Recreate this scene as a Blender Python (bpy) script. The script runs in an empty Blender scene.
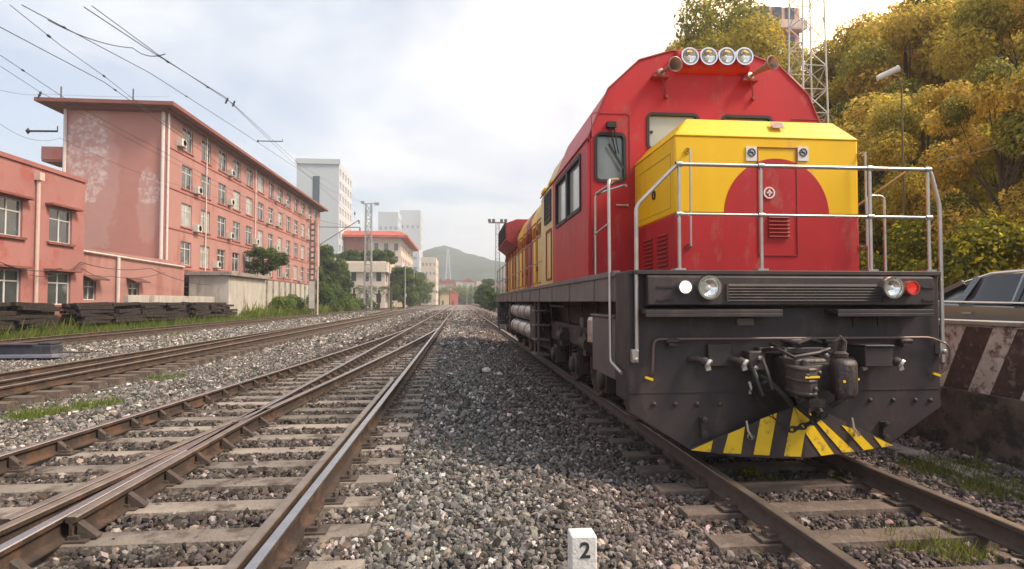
import bpy, math, random
import numpy as np
from mathutils import Vector, Matrix
random.seed(7); rng = np.random.default_rng(7)
R = math.radians
scene = bpy.context.scene
COL = scene.collection

# ---------------------------------------------------------------- camera, light, exposure
F = 570.0; CH = 1.40
PSI = math.atan(52.5 / 570); PHI = math.atan(17.2 / 570)
camd = bpy.data.cameras.new('camera'); cam = bpy.data.objects.new('camera', camd); COL.objects.link(cam)
cam.location = (0, 0, CH); cam.rotation_euler = (math.pi / 2 + PHI, 0, -PSI)
camd.lens = F / 1024 * 36; camd.sensor_width = 36; camd.clip_start = 0.05; camd.clip_end = 9000
scene.camera = cam
SUN_AZ = R(112)          # from +Y (along the track) towards +X
SUN_EL = R(48)
sun_dir = Vector((math.sin(SUN_AZ) * math.cos(SUN_EL), math.cos(SUN_AZ) * math.cos(SUN_EL), math.sin(SUN_EL)))
sd = bpy.data.lights.new('sun', 'SUN'); sun = bpy.data.objects.new('sun', sd); COL.objects.link(sun)
sd.energy = 4.2; sd.angle = R(14); sd.color = (1.0, 0.84, 0.66)
sun.rotation_euler = sun_dir.to_track_quat('Z', 'Y').to_euler()
scene.view_settings.view_transform = 'Standard'; scene.view_settings.look = 'None'
scene.view_settings.gamma = 1; scene.view_settings.exposure = 0.42
scene.view_settings.use_curve_mapping = False
scene.render.engine = 'CYCLES'
scene.cycles.volume_bounces = 0
scene.cycles.max_bounces = 6; scene.cycles.transparent_max_bounces = 8

w = bpy.data.worlds.new('World'); scene.world = w; w.use_nodes = True
nt = w.node_tree; nt.nodes.clear(); N = nt.nodes.new; LK = nt.links.new
out = N('ShaderNodeOutputWorld')
sky = N('ShaderNodeTexSky'); sky.sky_type = 'NISHITA'; sky.sun_disc = False
sky.sun_elevation = SUN_EL; sky.sun_rotation = SUN_AZ; sky.air_density = 1.0; sky.dust_density = 1.5
bgs = N('ShaderNodeBackground'); bgs.inputs[1].default_value = 0.15; LK(sky.outputs[0], bgs.inputs[0])
tc = N('ShaderNodeTexCoord')
sep = N('ShaderNodeSeparateXYZ'); LK(tc.outputs['Generated'], sep.inputs[0])
def mth(op, a, b=None, c=None, clamp=False):
    m = N('ShaderNodeMath'); m.operation = op; m.use_clamp = clamp
    for i, x in enumerate((a, b, c)):
        if x is None: continue
        if isinstance(x, (int, float)): m.inputs[i].default_value = x
        else: LK(x, m.inputs[i])
    return m.outputs[0]
zc = mth('MAXIMUM', sep.outputs[2], 0.03)
zd = mth('ADD', zc, 0.18)
cmb = N('ShaderNodeCombineXYZ')
LK(mth('DIVIDE', sep.outputs[0], zd), cmb.inputs[0]); LK(mth('DIVIDE', sep.outputs[1], zd), cmb.inputs[1])
n1 = N('ShaderNodeTexNoise'); n1.inputs['Scale'].default_value = 0.85; n1.inputs['Detail'].default_value = 9
n1.inputs['Roughness'].default_value = 0.52; n1.inputs['Distortion'].default_value = 0.35; LK(cmb.outputs[0], n1.inputs[0])
cr = N('ShaderNodeValToRGB'); cr.color_ramp.elements[0].position = 0.42; cr.color_ramp.elements[0].color = (.35, .35, .35, 1)
cr.color_ramp.elements[1].position = 0.60; cr.color_ramp.elements[1].color = (1, 1, 1, 1); LK(n1.outputs[0], cr.inputs[0])
n2 = N('ShaderNodeTexNoise'); n2.inputs['Scale'].default_value = 1.6; n2.inputs['Detail'].default_value = 7
n2.inputs['Roughness'].default_value = 0.55; LK(cmb.outputs[0], n2.inputs[0])
cr2 = N('ShaderNodeValToRGB')
cr2.color_ramp.elements[0].position = 0.33; cr2.color_ramp.elements[0].color = (.78, .83, .90, 1)
cr2.color_ramp.elements[1].position = 0.62; cr2.color_ramp.elements[1].color = (.92, .93, .94, 1); LK(n2.outputs[0], cr2.inputs[0])
bgc = N('ShaderNodeBackground'); bgc.inputs[1].default_value = 0.98; LK(cr2.outputs[0], bgc.inputs[0])
mixs = N('ShaderNodeMixShader'); LK(cr.outputs[0], mixs.inputs[0]); LK(bgs.outputs[0], mixs.inputs[1]); LK(bgc.outputs[0], mixs.inputs[2])
# golden glow added to the sky over the wooded bank, apart from the sun
dp = N('ShaderNodeVectorMath'); dp.operation = 'DOT_PRODUCT'; LK(tc.outputs['Generated'], dp.inputs[0]); dp.inputs[1].default_value = (math.sin(R(46)) * math.cos(R(24)), math.cos(R(46)) * math.cos(R(24)), math.sin(R(24)))
dd = mth('MAXIMUM', dp.outputs['Value'], 0.0)
glow = mth('ADD', mth('MULTIPLY', mth('POWER', dd, 26.0), 4.5), mth('MULTIPLY', mth('POWER', dd, 7.0), 0.55))
bgg = N('ShaderNodeBackground'); bgg.inputs[0].default_value = (1.0, 0.60, 0.22, 1); LK(glow, bgg.inputs[1])
ads = N('ShaderNodeAddShader'); LK(mixs.outputs[0], ads.inputs[0]); LK(bgg.outputs[0], ads.inputs[1])
LK(ads.outputs[0], out.inputs[0])

# ---------------------------------------------------------------- helpers
_Rv = Vector((math.cos(PSI), -math.sin(PSI), 0)); _Fv = Vector((math.sin(PSI) * math.cos(PHI), math.cos(PSI) * math.cos(PHI), math.sin(PHI)))
_Uv = _Rv.cross(_Fv)
def P(px, py, X=None, Y=None, Z=None):
    "survey: the world point that lies on plane X, Y or Z in the photograph's direction px, py"
    d = _Rv * ((px - 512) / F) + _Uv * ((284.5 - py) / F) + _Fv
    if X is not None: t = X / d.x
    elif Y is not None: t = Y / d.y
    else: t = (Z - CH) / d.z
    return Vector((0, 0, CH)) + d * t
def proj(x, y, z):
    v = Vector((x, y, z - CH)); zz = v.dot(_Fv)
    return (512 + F * v.dot(_Rv) / zz, 284.5 - F * v.dot(_Uv) / zz, zz)

def tag(o, label=None, cat=None, group=None, kind=None):
    if label: o['label'] = label
    if cat: o['category'] = cat
    if group: o['group'] = group
    if kind: o['kind'] = kind
    return o
def empty(name, loc=(0, 0, 0), rz=0):
    o = bpy.data.objects.new(name, None); COL.objects.link(o); o.location = loc; o.rotation_euler.z = rz
    o.empty_display_size = .1
    return o
def children(o): return [c for c in o.children]
def copy_tree(o, parent=None):
    c = o.copy(); COL.objects.link(c)
    c.parent = parent
    for ch in children(o): copy_tree(ch, c)
    return c

_mats = {}
def M(name, col, rough=.65, metal=0.0, var=.12, scale=3.0, bump=0.0, bscale=30.0, spots=None, spot_pos=.62, spot_scale=2.0, spec=.5, emit=None, coat=0, stretch=None):
    if name in _mats: return _mats[name]
    m = bpy.data.materials.new(name); m.use_nodes = True; t = m.node_tree; b = t.nodes['Principled BSDF']
    b.inputs['Roughness'].default_value = rough; b.inputs['Metallic'].default_value = metal
    b.inputs['Specular IOR Level'].default_value = spec
    if coat: b.inputs['Coat Weight'].default_value = coat; b.inputs['Coat Roughness'].default_value = .15
    c = t.nodes.new('ShaderNodeTexCoord'); co = c.outputs['Object']
    if stretch:
        mp = t.nodes.new('ShaderNodeMapping'); mp.inputs['Scale'].default_value = stretch; t.links.new(co, mp.inputs[0]); co = mp.outputs[0]
    n = t.nodes.new('ShaderNodeTexNoise'); n.inputs['Scale'].default_value = scale; n.inputs['Detail'].default_value = 6; n.inputs['Roughness'].default_value = .62
    t.links.new(co, n.inputs[0])
    r = t.nodes.new('ShaderNodeValToRGB'); e = r.color_ramp.elements
    e[0].position = .3; e[1].position = .7
    e[0].color = tuple(max(0, x * (1 - var)) for x in col) + (1,); e[1].color = tuple(min(1, x * (1 + var)) for x in col) + (1,)
    t.links.new(n.outputs[0], r.inputs[0]); csock = r.outputs[0]
    if spots:
        n3 = t.nodes.new('ShaderNodeTexNoise'); n3.inputs['Scale'].default_value = spot_scale; n3.inputs['Detail'].default_value = 8; n3.inputs['Roughness'].default_value = .7
        t.links.new(co, n3.inputs[0])
        r3 = t.nodes.new('ShaderNodeValToRGB'); r3.color_ramp.elements[0].position = spot_pos - .04; r3.color_ramp.elements[1].position = spot_pos + .06
        r3.color_ramp.elements[0].color = (0, 0, 0, 1); r3.color_ramp.elements[1].color = (1, 1, 1, 1)
        t.links.new(n3.outputs[0], r3.inputs[0])
        mx = t.nodes.new('ShaderNodeMix'); mx.data_type = 'RGBA'; t.links.new(r3.outputs[0], mx.inputs[0]); t.links.new(csock, mx.inputs[6]); mx.inputs[7].default_value = tuple(spots) + (1,)
        csock = mx.outputs[2]
    t.links.new(csock, b.inputs['Base Color'])
    if bump:
        n4 = t.nodes.new('ShaderNodeTexNoise'); n4.inputs['Scale'].default_value = bscale; n4.inputs['Detail'].default_value = 5; t.links.new(co, n4.inputs[0])
        bp = t.nodes.new('ShaderNodeBump'); bp.inputs['Strength'].default_value = bump; bp.inputs['Distance'].default_value = .02
        t.links.new(n4.outputs[0], bp.inputs['Height']); t.links.new(bp.outputs[0], b.inputs['Normal'])
    if emit:
        b.inputs['Emission Color'].default_value = tuple(col) + (1,); b.inputs['Emission Strength'].default_value = emit
    _mats[name] = m; return m
def per_object_tone(m, lo=.7, hi=1.25):
    "real differences from piece to piece: each object gets its own shade"
    t = m.node_tree; b = t.nodes['Principled BSDF']; src = b.inputs['Base Color'].links[0].from_socket
    oi = t.nodes.new('ShaderNodeObjectInfo'); mr = t.nodes.new('ShaderNodeMapRange'); mr.inputs[3].default_value = lo; mr.inputs[4].default_value = hi
    t.links.new(oi.outputs['Random'], mr.inputs[0]); mx = t.nodes.new('ShaderNodeVectorMath'); mx.operation = 'SCALE'
    t.links.new(src, mx.inputs[0]); t.links.new(mr.outputs[0], mx.inputs['Scale']); t.links.new(mx.outputs[0], b.inputs['Base Color']); return m
def attr_mat(name, rough=.85, trans=0.0, bump=0):
    m = bpy.data.materials.new(name); m.use_nodes = True; t = m.node_tree; b = t.nodes['Principled BSDF']
    a = t.nodes.new('ShaderNodeAttribute'); a.attribute_name = 'col'; t.links.new(a.outputs['Color'], b.inputs['Base Color'])
    b.inputs['Roughness'].default_value = rough; b.inputs['Specular IOR Level'].default_value = .3
    if bump:
        c = t.nodes.new('ShaderNodeTexCoord')
        n4 = t.nodes.new('ShaderNodeTexNoise'); n4.inputs['Scale'].default_value = 60; n4.inputs['Detail'].default_value = 4; t.links.new(c.outputs['Object'], n4.inputs[0])
        bp = t.nodes.new('ShaderNodeBump'); bp.inputs['Strength'].default_value = bump; bp.inputs['Distance'].default_value = .01
        t.links.new(n4.outputs[0], bp.inputs['Height']); t.links.new(bp.outputs[0], b.inputs['Normal'])
    if trans:
        tr = t.nodes.new('ShaderNodeBsdfTranslucent'); t.links.new(a.outputs['Color'], tr.inputs[0])
        mx = t.nodes.new('ShaderNodeMixShader'); mx.inputs[0].default_value = trans
        t.links.new(b.outputs[0], mx.inputs[1]); t.links.new(tr.outputs[0], mx.inputs[2]); t.links.new(mx.outputs[0], t.nodes['Material Output'].inputs[0])
    return m

class MB:
    def __init__(s): s.v = []; s.f = []; s.m = []
    def add(s, vs, fs, mi=0):
        o = len(s.v); s.v += [tuple(v) for v in vs]; s.f += [tuple(i + o for i in f) for f in fs]; s.m += [mi] * len(fs)
        return s
    def box(s, x0, x1, y0, y1, z0, z1, mi=0):
        v = [(x, y, z) for x in (x0, x1) for y in (y0, y1) for z in (z0, z1)]
        return s.add(v, [(0, 1, 3, 2), (4, 6, 7, 5), (0, 4, 5, 1), (2, 3, 7, 6), (0, 2, 6, 4), (1, 5, 7, 3)], mi)
    def obox(s, c, size, mat3, mi=0):
        v = []
        for a in (-.5, .5):
            for b in (-.5, .5):
                for d in (-.5, .5): v.append(Vector(c) + mat3 @ Vector((a * size[0], b * size[1], d * size[2])))
        return s.add(v, [(0, 1, 3, 2), (4, 6, 7, 5), (0, 4, 5, 1), (2, 3, 7, 6), (0, 2, 6, 4), (1, 5, 7, 3)], mi)
    def beam(s, a, b, wd, ht, mi=0):
        a = Vector(a); b = Vector(b); d = b - a; q = d.to_track_quat('Y', 'Z').to_matrix()
        return s.obox((a + b) / 2, (wd, d.length, ht), q, mi)
    def tube(s, pts, r, n=8, mi=0, cap=True, rr=None):
        pts = [Vector(p) for p in pts]; rings = []
        up = None
        for i, p in enumerate(pts):
            d = (pts[min(i + 1, len(pts) - 1)] - pts[max(i - 1, 0)]).normalized()
            if up is None: up = d.orthogonal().normalized()
            up = (up - d * up.dot(d)).normalized(); sd_ = d.cross(up)
            ra = rr[i] if rr else r
            rings.append([p + (up * math.cos(2 * math.pi * k / n) + sd_ * math.sin(2 * math.pi * k / n)) * ra for k in range(n)])
        vs = [v for g in rings for v in g]; fs = []
        for i in range(len(pts) - 1):
            for k in range(n):
                a = i * n + k; b = i * n + (k + 1) % n; fs.append((a, b, b + n, a + n))
        if cap: fs.append(tuple(range(n))[::-1]); fs.append(tuple(range((len(pts) - 1) * n, len(pts) * n)))
        return s.add(vs, fs, mi)
    def cyl(s, a, b, r, n=16, mi=0, r2=None):
        return s.tube([a, b], r, n, mi, rr=[r, r if r2 is None else r2])
    def lathe(s, prof, org, axis=(0, 0, 1), n=20, mi=0):
        "prof: list of (radius, distance along axis)"
        ax = Vector(axis).normalized(); u = ax.orthogonal().normalized(); w_ = ax.cross(u); org = Vector(org)
        vs = []; fs = []
        for r_, h in prof:
            for k in range(n):
                t = 2 * math.pi * k / n; vs.append(org + ax * h + (u * math.cos(t) + w_ * math.sin(t)) * max(r_, 1e-4))
        for i in range(len(prof) - 1):
            for k in range(n):
                a = i * n + k; b = i * n + (k + 1) % n; fs.append((a, b, b + n, a + n))
        return s.add(vs, fs, mi)
    def prism(s, poly, d0, d1, plane='xz', mi=0):
        "poly in the plane, extruded along the third axis from d0 to d1"
        def mk(p, d):
            return (p[0], d, p[1]) if plane == 'xz' else ((d, p[0], p[1]) if plane == 'yz' else (p[0], p[1], d))
        n = len(poly); vs = [mk(p, d0) for p in poly] + [mk(p, d1) for p in poly]
        fs = [tuple(range(n)), tuple(range(n, 2 * n))[::-1]] + [(i, i + n, (i + 1) % n + n, (i + 1) % n) for i in range(n)]
        return s.add(vs, fs, mi)
    def build(s, name, mats, parent=None, bevel=0, smooth=True, loc=None, ang=38, fixn=True):
        me = bpy.data.meshes.new(name); me.from_pydata(s.v, [], s.f)
        if not isinstance(mats, (list, tuple)): mats = [mats]
        for m_ in mats: me.materials.append(m_)
        me.polygons.foreach_set('material_index', s.m)
        if fixn:
            import bmesh
            bm = bmesh.new(); bm.from_mesh(me); bmesh.ops.recalc_face_normals(bm, faces=bm.faces); bm.to_mesh(me); bm.free()
        if smooth:
            me.shade_smooth(); me.set_sharp_from_angle(angle=R(ang))
        me.update()
        o = bpy.data.objects.new(name, me); COL.objects.link(o)
        if loc is not None: o.location = loc
        if parent: o.parent = parent
        if bevel:
            b = o.modifiers.new('bevel', 'BEVEL'); b.width = bevel; b.segments = 2; b.limit_method = 'ANGLE'; b.angle_limit = R(40)
        return o

def np_mesh(name, verts, faces, mat, cols=None, parent=None, smooth=False):
    "faces: (n,k) array of equal-sided faces; cols: per-vertex colours"
    me = bpy.data.meshes.new(name); nf, k = faces.shape
    me.vertices.add(len(verts)); me.vertices.foreach_set('co', np.ascontiguousarray(verts, dtype=np.float32).ravel())
    me.loops.add(nf * k); me.loops.foreach_set('vertex_index', faces.astype(np.int32).ravel())
    me.polygons.add(nf); me.polygons.foreach_set('loop_start', np.arange(0, nf * k, k, dtype=np.int32))
    me.update(calc_edges=True)
    if cols is not None:
        a = me.attributes.new('col', 'FLOAT_COLOR', 'POINT')
        c4 = np.ones((len(verts), 4), dtype=np.float32); c4[:, :3] = cols; a.data.foreach_set('color', c4.ravel())
    me.materials.append(mat)
    if smooth: me.shade_smooth()
    else: me.shade_flat()
    o = bpy.data.objects.new(name, me); COL.objects.link(o)
    if parent: o.parent = parent
    return o

def smooth01(a, b, x):
    t = min(1, max(0, (x - a) / (b - a))); return t * t * (3 - 2 * t)
def gz(x, y):
    "height of the ground"
    z = -0.235
    z += -0.16 * smooth01(0.6, 1.7, x) * (1 - smooth01(40, 90, y))
    if x > 6.05: z = 0.40
    if x > 11.0: z = 0.45 + 0.42 * (x - 11.0) if x < 40 else 12.6 + .1 * (x - 40)
    if x > 11.0: z = z * (1 - smooth01(90, 260, y)) + .3 * smooth01(90, 260, y)
    z += 0.55 * smooth01(-18.2, -22, x)
    z -= 0.10 * smooth01(-4.4, -5.6, x) * (1 - smooth01(-6.2, -5.6, x))
    return z
# ---------------------------------------------------------------- ground, hills, road
def ground():
    xs = sorted(set([-3000, -1500, -800, -400, -200, -120, -80, -60, -50, -40, -32, -28] + list(np.arange(-26, -17, .5)) + list(np.arange(-17, 5.9, .4)) + [5.9, 6.04, 6.06, 7, 8, 9, 10, 10.99, 11.01, 12, 14, 17, 20, 25, 30, 40, 60, 100, 200, 500, 1500, 3000]))
    ys = sorted(set([-60, -20, -8, -3] + list(np.arange(-2, 40, .5)) + list(np.arange(40, 120, 4)) + [130, 150, 180, 220, 260, 320, 400, 500, 700, 1000, 1600, 2500, 4000]))
    v = []; 
    for y in ys:
        for x in xs:
            v.append((x, y, gz(x, y) - .012 + (.018 * math.sin(x * 2.1 + y * 1.3) * math.sin(y * .9 - x) if -17 < x < 5.5 else 0)))
    nx = len(xs); f = [(j * nx + i, j * nx + i + 1, (j + 1) * nx + i + 1, (j + 1) * nx + i) for j in range(len(ys) - 1) for i in range(nx - 1)]
    m = bpy.data.materials.new('gravel_ground'); m.use_nodes = True; t = m.node_tree; b = t.nodes['Principled BSDF']; b.inputs['Roughness'].default_value = .95
    n_ = t.nodes.new; l = t.links.new
    g = n_('ShaderNodeNewGeometry')
    vo = n_('ShaderNodeTexVoronoi'); vo.inputs['Scale'].default_value = 15; l(g.outputs['Position'], vo.inputs[0])
    sp = n_('ShaderNodeSeparateColor'); l(vo.outputs['Color'], sp.inputs[0])
    cr_ = n_('ShaderNodeValToRGB'); e = cr_.color_ramp.elements
    e[0].position = 0; e[0].color = (.085, .072, .066, 1); e[1].position = 1; e[1].color = (.52, .49, .46, 1)
    for p_, c_ in ((.45, (.14, .12, .11, 1)), (.75, (.24, .21, .195, 1)), (.92, (.34, .31, .29, 1))):
        q = e.new(p_); q.color = c_
    l(sp.outputs[0], cr_.inputs[0])
    # soil and weeds away from the tracks
    xyz = n_('ShaderNodeSeparateXYZ'); l(g.outputs['Position'], xyz.inputs[0])
    no = n_('ShaderNodeTexNoise'); no.inputs['Scale'].default_value = .35; no.inputs['Detail'].default_value = 6; l(g.outputs['Position'], no.inputs[0])
    def mm(op, a, b_=None, c=None, cl=False):
        q = n_('ShaderNodeMath'); q.operation = op; q.use_clamp = cl
        for i, x in enumerate((a, b_, c)):
            if x is None: continue
            if isinstance(x, (int, float)): q.inputs[i].default_value = x
            else: l(x, q.inputs[i])
        return q.outputs[0]
    xx = mm('ADD', xyz.outputs[0], mm('MULTIPLY', mm('SUBTRACT', no.outputs[0], .5), 2.4))
    left = mm('MULTIPLY', mm('ADD', xx, 17.9), -2.0, cl=True); right = mm('MULTIPLY', mm('SUBTRACT', xx, 10.4), 2.0, cl=True)
    msk = mm('MAXIMUM', left, right)
    far = mm('MULTIPLY', mm('SUBTRACT', xyz.outputs[1], 260.0), .01, cl=True)
    msk = mm('MAXIMUM', msk, far)
    n3 = n_('ShaderNodeTexNoise'); n3.inputs['Scale'].default_value = 1.3; n3.inputs['Detail'].default_value = 8; l(g.outputs['Position'], n3.inputs[0])
    c3 = n_('ShaderNodeValToRGB'); c3.color_ramp.elements[0].position = .35; c3.color_ramp.elements[0].color = (.055, .085, .022, 1)
    c3.color_ramp.elements[1].position = .65; c3.color_ramp.elements[1].color = (.12, .11, .06, 1); l(n3.outputs[0], c3.inputs[0])
    mx = n_('ShaderNodeMix'); mx.data_type = 'RGBA'; l(msk, mx.inputs[0]); l(cr_.outputs[0], mx.inputs[6]); l(c3.outputs[0], mx.inputs[7])
    # earthy brown shift beside the siding (rust and brake dust)
    br = mm('MULTIPLY', mm('SUBTRACT', xx, .8), .8, cl=True)
    m2 = n_('ShaderNodeMix'); m2.data_type = 'RGBA'; m2.blend_type = 'MULTIPLY'; l(mm('MULTIPLY', br, .6), m2.inputs[0]); l(mx.outputs[2], m2.inputs[6]); m2.inputs[7].default_value = (.85, .62, .50, 1)
    l(m2.outputs[2], b.inputs['Base Color'])
    bp = n_('ShaderNodeBump'); bp.inputs['Strength'].default_value = .9; bp.inputs['Distance'].default_value = .03; bp.invert = True
    l(vo.outputs['Distance'], bp.inputs['Height']); l(bp.outputs[0], b.inputs['Normal'])
    me = bpy.data.meshes.new('ground'); me.from_pydata(v, [], f); me.materials.append(m); me.shade_smooth()
    o = bpy.data.objects.new('ground', me); COL.objects.link(o); tag(o, kind='structure')
ground()

def hills(name, pts, Y, depth, colr, seed):
    "ridge: list of (px, py) seen in the survey at distance Y"
    r_ = np.random.default_rng(seed)
    nx, ny = 90, 26; v = []
    pp = [P(a, b, Y=Y) for a, b in pts]; X = [p.x for p in pp]; Z = [p.z for p in pp]
    xs = np.linspace(X[0], X[-1], nx); zs = np.interp(xs, X, Z)
    ph = r_.uniform(0, 6, 8)
    for j in range(ny):
        t = j / (ny - 1)
        for i in range(nx):
            prof = math.sin(t * math.pi / 2) if t <= 1 else 1
            x = xs[i]
            rid = 1 + .10 * (1 - t) * math.sin(x * .012 + ph[0] + t * 3) + .06 * (1 - t) * math.sin(x * .035 + ph[1] - t * 5) + .03 * (1 - t) * math.sin(x * .09 + ph[2] + t * 9)
            v.append((x, Y - depth * (1 - t), -2 + (zs[i] + 2) * prof * rid + (r_.normal() * 1.2 if t > .02 else 0)))
    for i in range(nx): v.append((xs[i], Y + depth, -5))
    f = [(j * nx + i, j * nx + i + 1, (j + 1) * nx + i + 1, (j + 1) * nx + i) for j in range(ny) for i in range(nx - 1)]
    me = bpy.data.meshes.new(name); me.from_pydata(v, [], f); me.materials.append(colr); me.shade_smooth()
    o = bpy.data.objects.new(name, me); COL.objects.link(o); tag(o, kind='structure')
hm = M('hill_wood', (.042, .066, .058), .95, var=.5, scale=.03, bump=1.0, bscale=.2, spots=(.10, .10, .06), spot_pos=.6, spot_scale=.012)
hills('hills', [(300, 285), (380, 272), (412, 262), (428, 254), (440, 249.5), (452, 249), (463, 254), (478, 258), (496, 262), (540, 268), (640, 276), (900, 282)], 850, 330, hm, 3)
hills('hills', [(330, 299), (400, 291), (430, 284), (455, 281), (480, 283), (505, 279), (560, 275), (760, 270)], 500, 130, hm, 5)

rd = M('asphalt', (.06, .058, .056), .9, var=.25, scale=4, bump=.4, bscale=120)
b_ = MB().box(6.45, 10.6, -20, 140, .404, .42); o = b_.build('road', rd); tag(o, kind='structure')

# striped retaining wall between the siding and the road
conc = M('weathered_concrete', (.33, .31, .28), .9, var=.22, scale=2.2, bump=.5, bscale=25, spots=(.15, .12, .10), spot_pos=.58, spot_scale=1.4)
conc_lt = M('pale_concrete', (.45, .42, .37), .9, var=.2, scale=1.2, bump=.3, bscale=20, spots=(.24, .21, .18), spot_pos=.6, spot_scale=.9, stretch=(1, 1, .35))
blk = M('worn_black_paint', (.085, .050, .042), .8, var=.35, scale=6, spots=(.22, .16, .13), spot_pos=.58, spot_scale=9)
wht = M('worn_white_paint', (.62, .54, .48), .85, var=.2, scale=5, spots=(.19, .12, .10), spot_pos=.54, spot_scale=7)
w0 = empty('striped_retaining_wall', (5.9, 12, gz(5.5, 5)))
tag(w0, 'low concrete retaining wall with diagonal black and white stripes between locomotive and road', 'wall')
zt, zb = 1.13, .36; g0 = gz(5.5, 5)
MB().box(0, .30, -18, 60, .0, zt - g0).build('wall_body', wht, w0)
MB().box(-.06, .002, -18, 60, -.1, zb - g0).build('plinth', M('stained_plinth', (.13, .095, .075), .95, var=.4, scale=3, bump=.8, bscale=18, spots=(.05, .04, .035), spot_pos=.52, spot_scale=4), w0)
st = MB(); y = -17.0
while y < 58:
    st.prism([(y, zb - g0 + .003), (y + .34, zb - g0 + .003), (y + .0, zt - g0 - .02), (y - .34, zt - g0 - .02)], -.004, .001, 'yz'); y += .62
st.build('black_stripes', blk, w0)
MB().box(-.03, .33, -18, 60, zt - g0, zt - g0 + .05).build('coping', conc, w0, bevel=.01)

# ---------------------------------------------------------------- railway tracks
rail_rust_shaded = M('rail_rust_shaded', (.055, .036, .027), .8, var=.4, scale=5, bump=.3, bscale=60, spots=(.115, .062, .036), spot_pos=.56, spot_scale=2.5)  # rust darkened so the colour carries the shade of the rail sides
rail_dark = M('rail_dark', (.085, .06, .048), .75, var=.3, scale=8, bump=.3, bscale=60)
rail_top = M('rail_polished', (.52, .49, .47), .26, metal=1.0, var=.12, scale=5)
rail_top2 = M('rail_dull_top', (.34, .27, .22), .42, metal=.8, var=.3, scale=5)
slp_m = per_object_tone(M('sleeper_concrete', (.25, .21, .175), .92, var=.28, scale=3.5, bump=.6, bscale=45, spots=(.10, .075, .06), spot_pos=.55, spot_scale=2.6))
slp_dk = M('sleeper_timber', (.13, .095, .075), .92, var=.35, scale=5, bump=.7, bscale=30, spots=(.20, .165, .14), spot_pos=.6, spot_scale=6)
RP = [(-.066, -.160), (.066, -.160), (.066, -.148), (.016, -.132), (.010, -.115), (.010, -.048), (.034, -.036), (.036, -.006), (.030, 0), (-.030, 0), (-.036, -.006), (-.034, -.036), (-.010, -.048), (-.010, -.115), (-.016, -.132), (-.066, -.148)]
def sweep_rail(path, z, scale=1.0, top=1):
    mb = MB(); n = len(RP); vs = []; fs = []; mi = []
    for i, (x, y) in enumerate(path):
        a = path[max(i - 1, 0)]; b = path[min(i + 1, len(path) - 1)]
        d = Vector((b[0] - a[0], b[1] - a[1], 0)).normalized(); rt = Vector((d.y, -d.x, 0))
        for (u, h) in RP: vs.append((x + rt.x * u * scale, y + rt.y * u * scale, z + h))
    for i in range(len(path) - 1):
        for k in range(n):
            fs.append((i * n + k, i * n + (k + 1) % n, (i + 1) * n + (k + 1) % n, (i + 1) * n + k)); mi.append(1 if k in (7, 8, 9) else 0)
    fs.append(tuple(range(n))); mi.append(0); fs.append(tuple(range((len(path) - 1) * n, len(path) * n))); mi.append(0)
    mb.v = vs; mb.f = fs; mb.m = mi
    return mb
def rail(path, z, parent, name='rail', side=rail_rust_shaded, top=rail_top):
    o = sweep_rail(path, z).build(name, [side, top], parent, smooth=True, ang=30); return o
def sleepers(parent, y0, n, xa, xb, z, mat, pitch=.568, far_to=None, wd=.26, skew=0.0, seed=1, clips=()):
    r_ = random.Random(seed)
    rest = MB(); y = y0; k = 0
    prot = None
    while True:
        if far_to is None and k >= n: break
        if far_to is not None and y > far_to: break
        a, b = (xa(y), xb(y)) if callable(xa) else (xa, xb)
        a += r_.uniform(-.03, .03); b += r_.uniform(-.03, .03); dz = r_.uniform(-.012, .004); dy = r_.uniform(-.02, .02)
        h = wd / 2
        def one(mb):
            mb.prism([(y + dy - h, z - .16 + dz), (y + dy - h + .02, z + dz - .006), (y + dy - h + .035, z + dz), (y + dy + h - .035, z + dz), (y + dy + h - .02, z + dz - .006), (y + dy + h, z - .16 + dz)], a, b, 'yz')
        if k < n:
            mb = MB(); one(mb); mb.build('sleeper', mat, parent)
        else: one(rest)
        y += pitch; k += 1
    if rest.v:
        o = rest.build('far_sleepers', mat, parent); o['kind'] = 'stuff'
plate_m = M('baseplate_steel', (.075, .055, .045), .8, var=.35, scale=12, bump=.3)
def clips(parent, rails, z, y0, n, pitch=.568, both=True, name='rail_fastening'):
    mb = MB()
    for k in range(n):
        y = y0 + k * pitch
        for fn in rails:
            x = fn(y) if callable(fn) else fn
            if x is None: continue
            mb.box(x - .20, x + .20, y - .08, y + .08, z - .162, z - .147)
            for s in (-1, 1):
                mb.box(x + s * .105 - .035, x + s * .105 + .035, y - .05, y + .05, z - .147, z - .122)
                mb.cyl((x + s * .125, y, z - .125), (x + s * .125, y, z - .085), .016, 6)
    o = mb.build(name, plate_m, parent); o['kind'] = 'stuff'
    return o

# main track with its turnout (a crossing frog close to the camera)
XC = -1.09; XB = -2.60; G = 1.505; YF = 6.6
def xdiv(y):      # right-hand rail of the diverging track
    s = y - YF
    if s < 0: return XB + s / 12.0
    if s > 25: return XC - .05
    return XC - max(.05, (1.505 - s / 12.0 + .000925 * s * s))
ML = 260.0
tk = empty('railway_turnout', (0, 0, 0)); tag(tk, 'nearest railway track with a turnout frog and polished rails on concrete sleepers', 'railway track')
rng_y = lambda a, b, s: list(np.arange(a, b, s)) + [b]
rail([(XC, y) for y in rng_y(-3, ML, 8)], 0, tk)
rail([(XB, y) for y in rng_y(-3, YF - .9, 1)], 0, tk)
rail([(XB, y) for y in rng_y(YF + .35, ML, 8)], 0, tk)
rail([(xdiv(y), y) for y in rng_y(YF + .35, 31, .8)], 0, tk, name='closure_rail')
rail([(xdiv(y) - G, y) for y in rng_y(-3, 31.0, .8)], 0, tk, name='outer_rail', top=rail_top)
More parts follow.
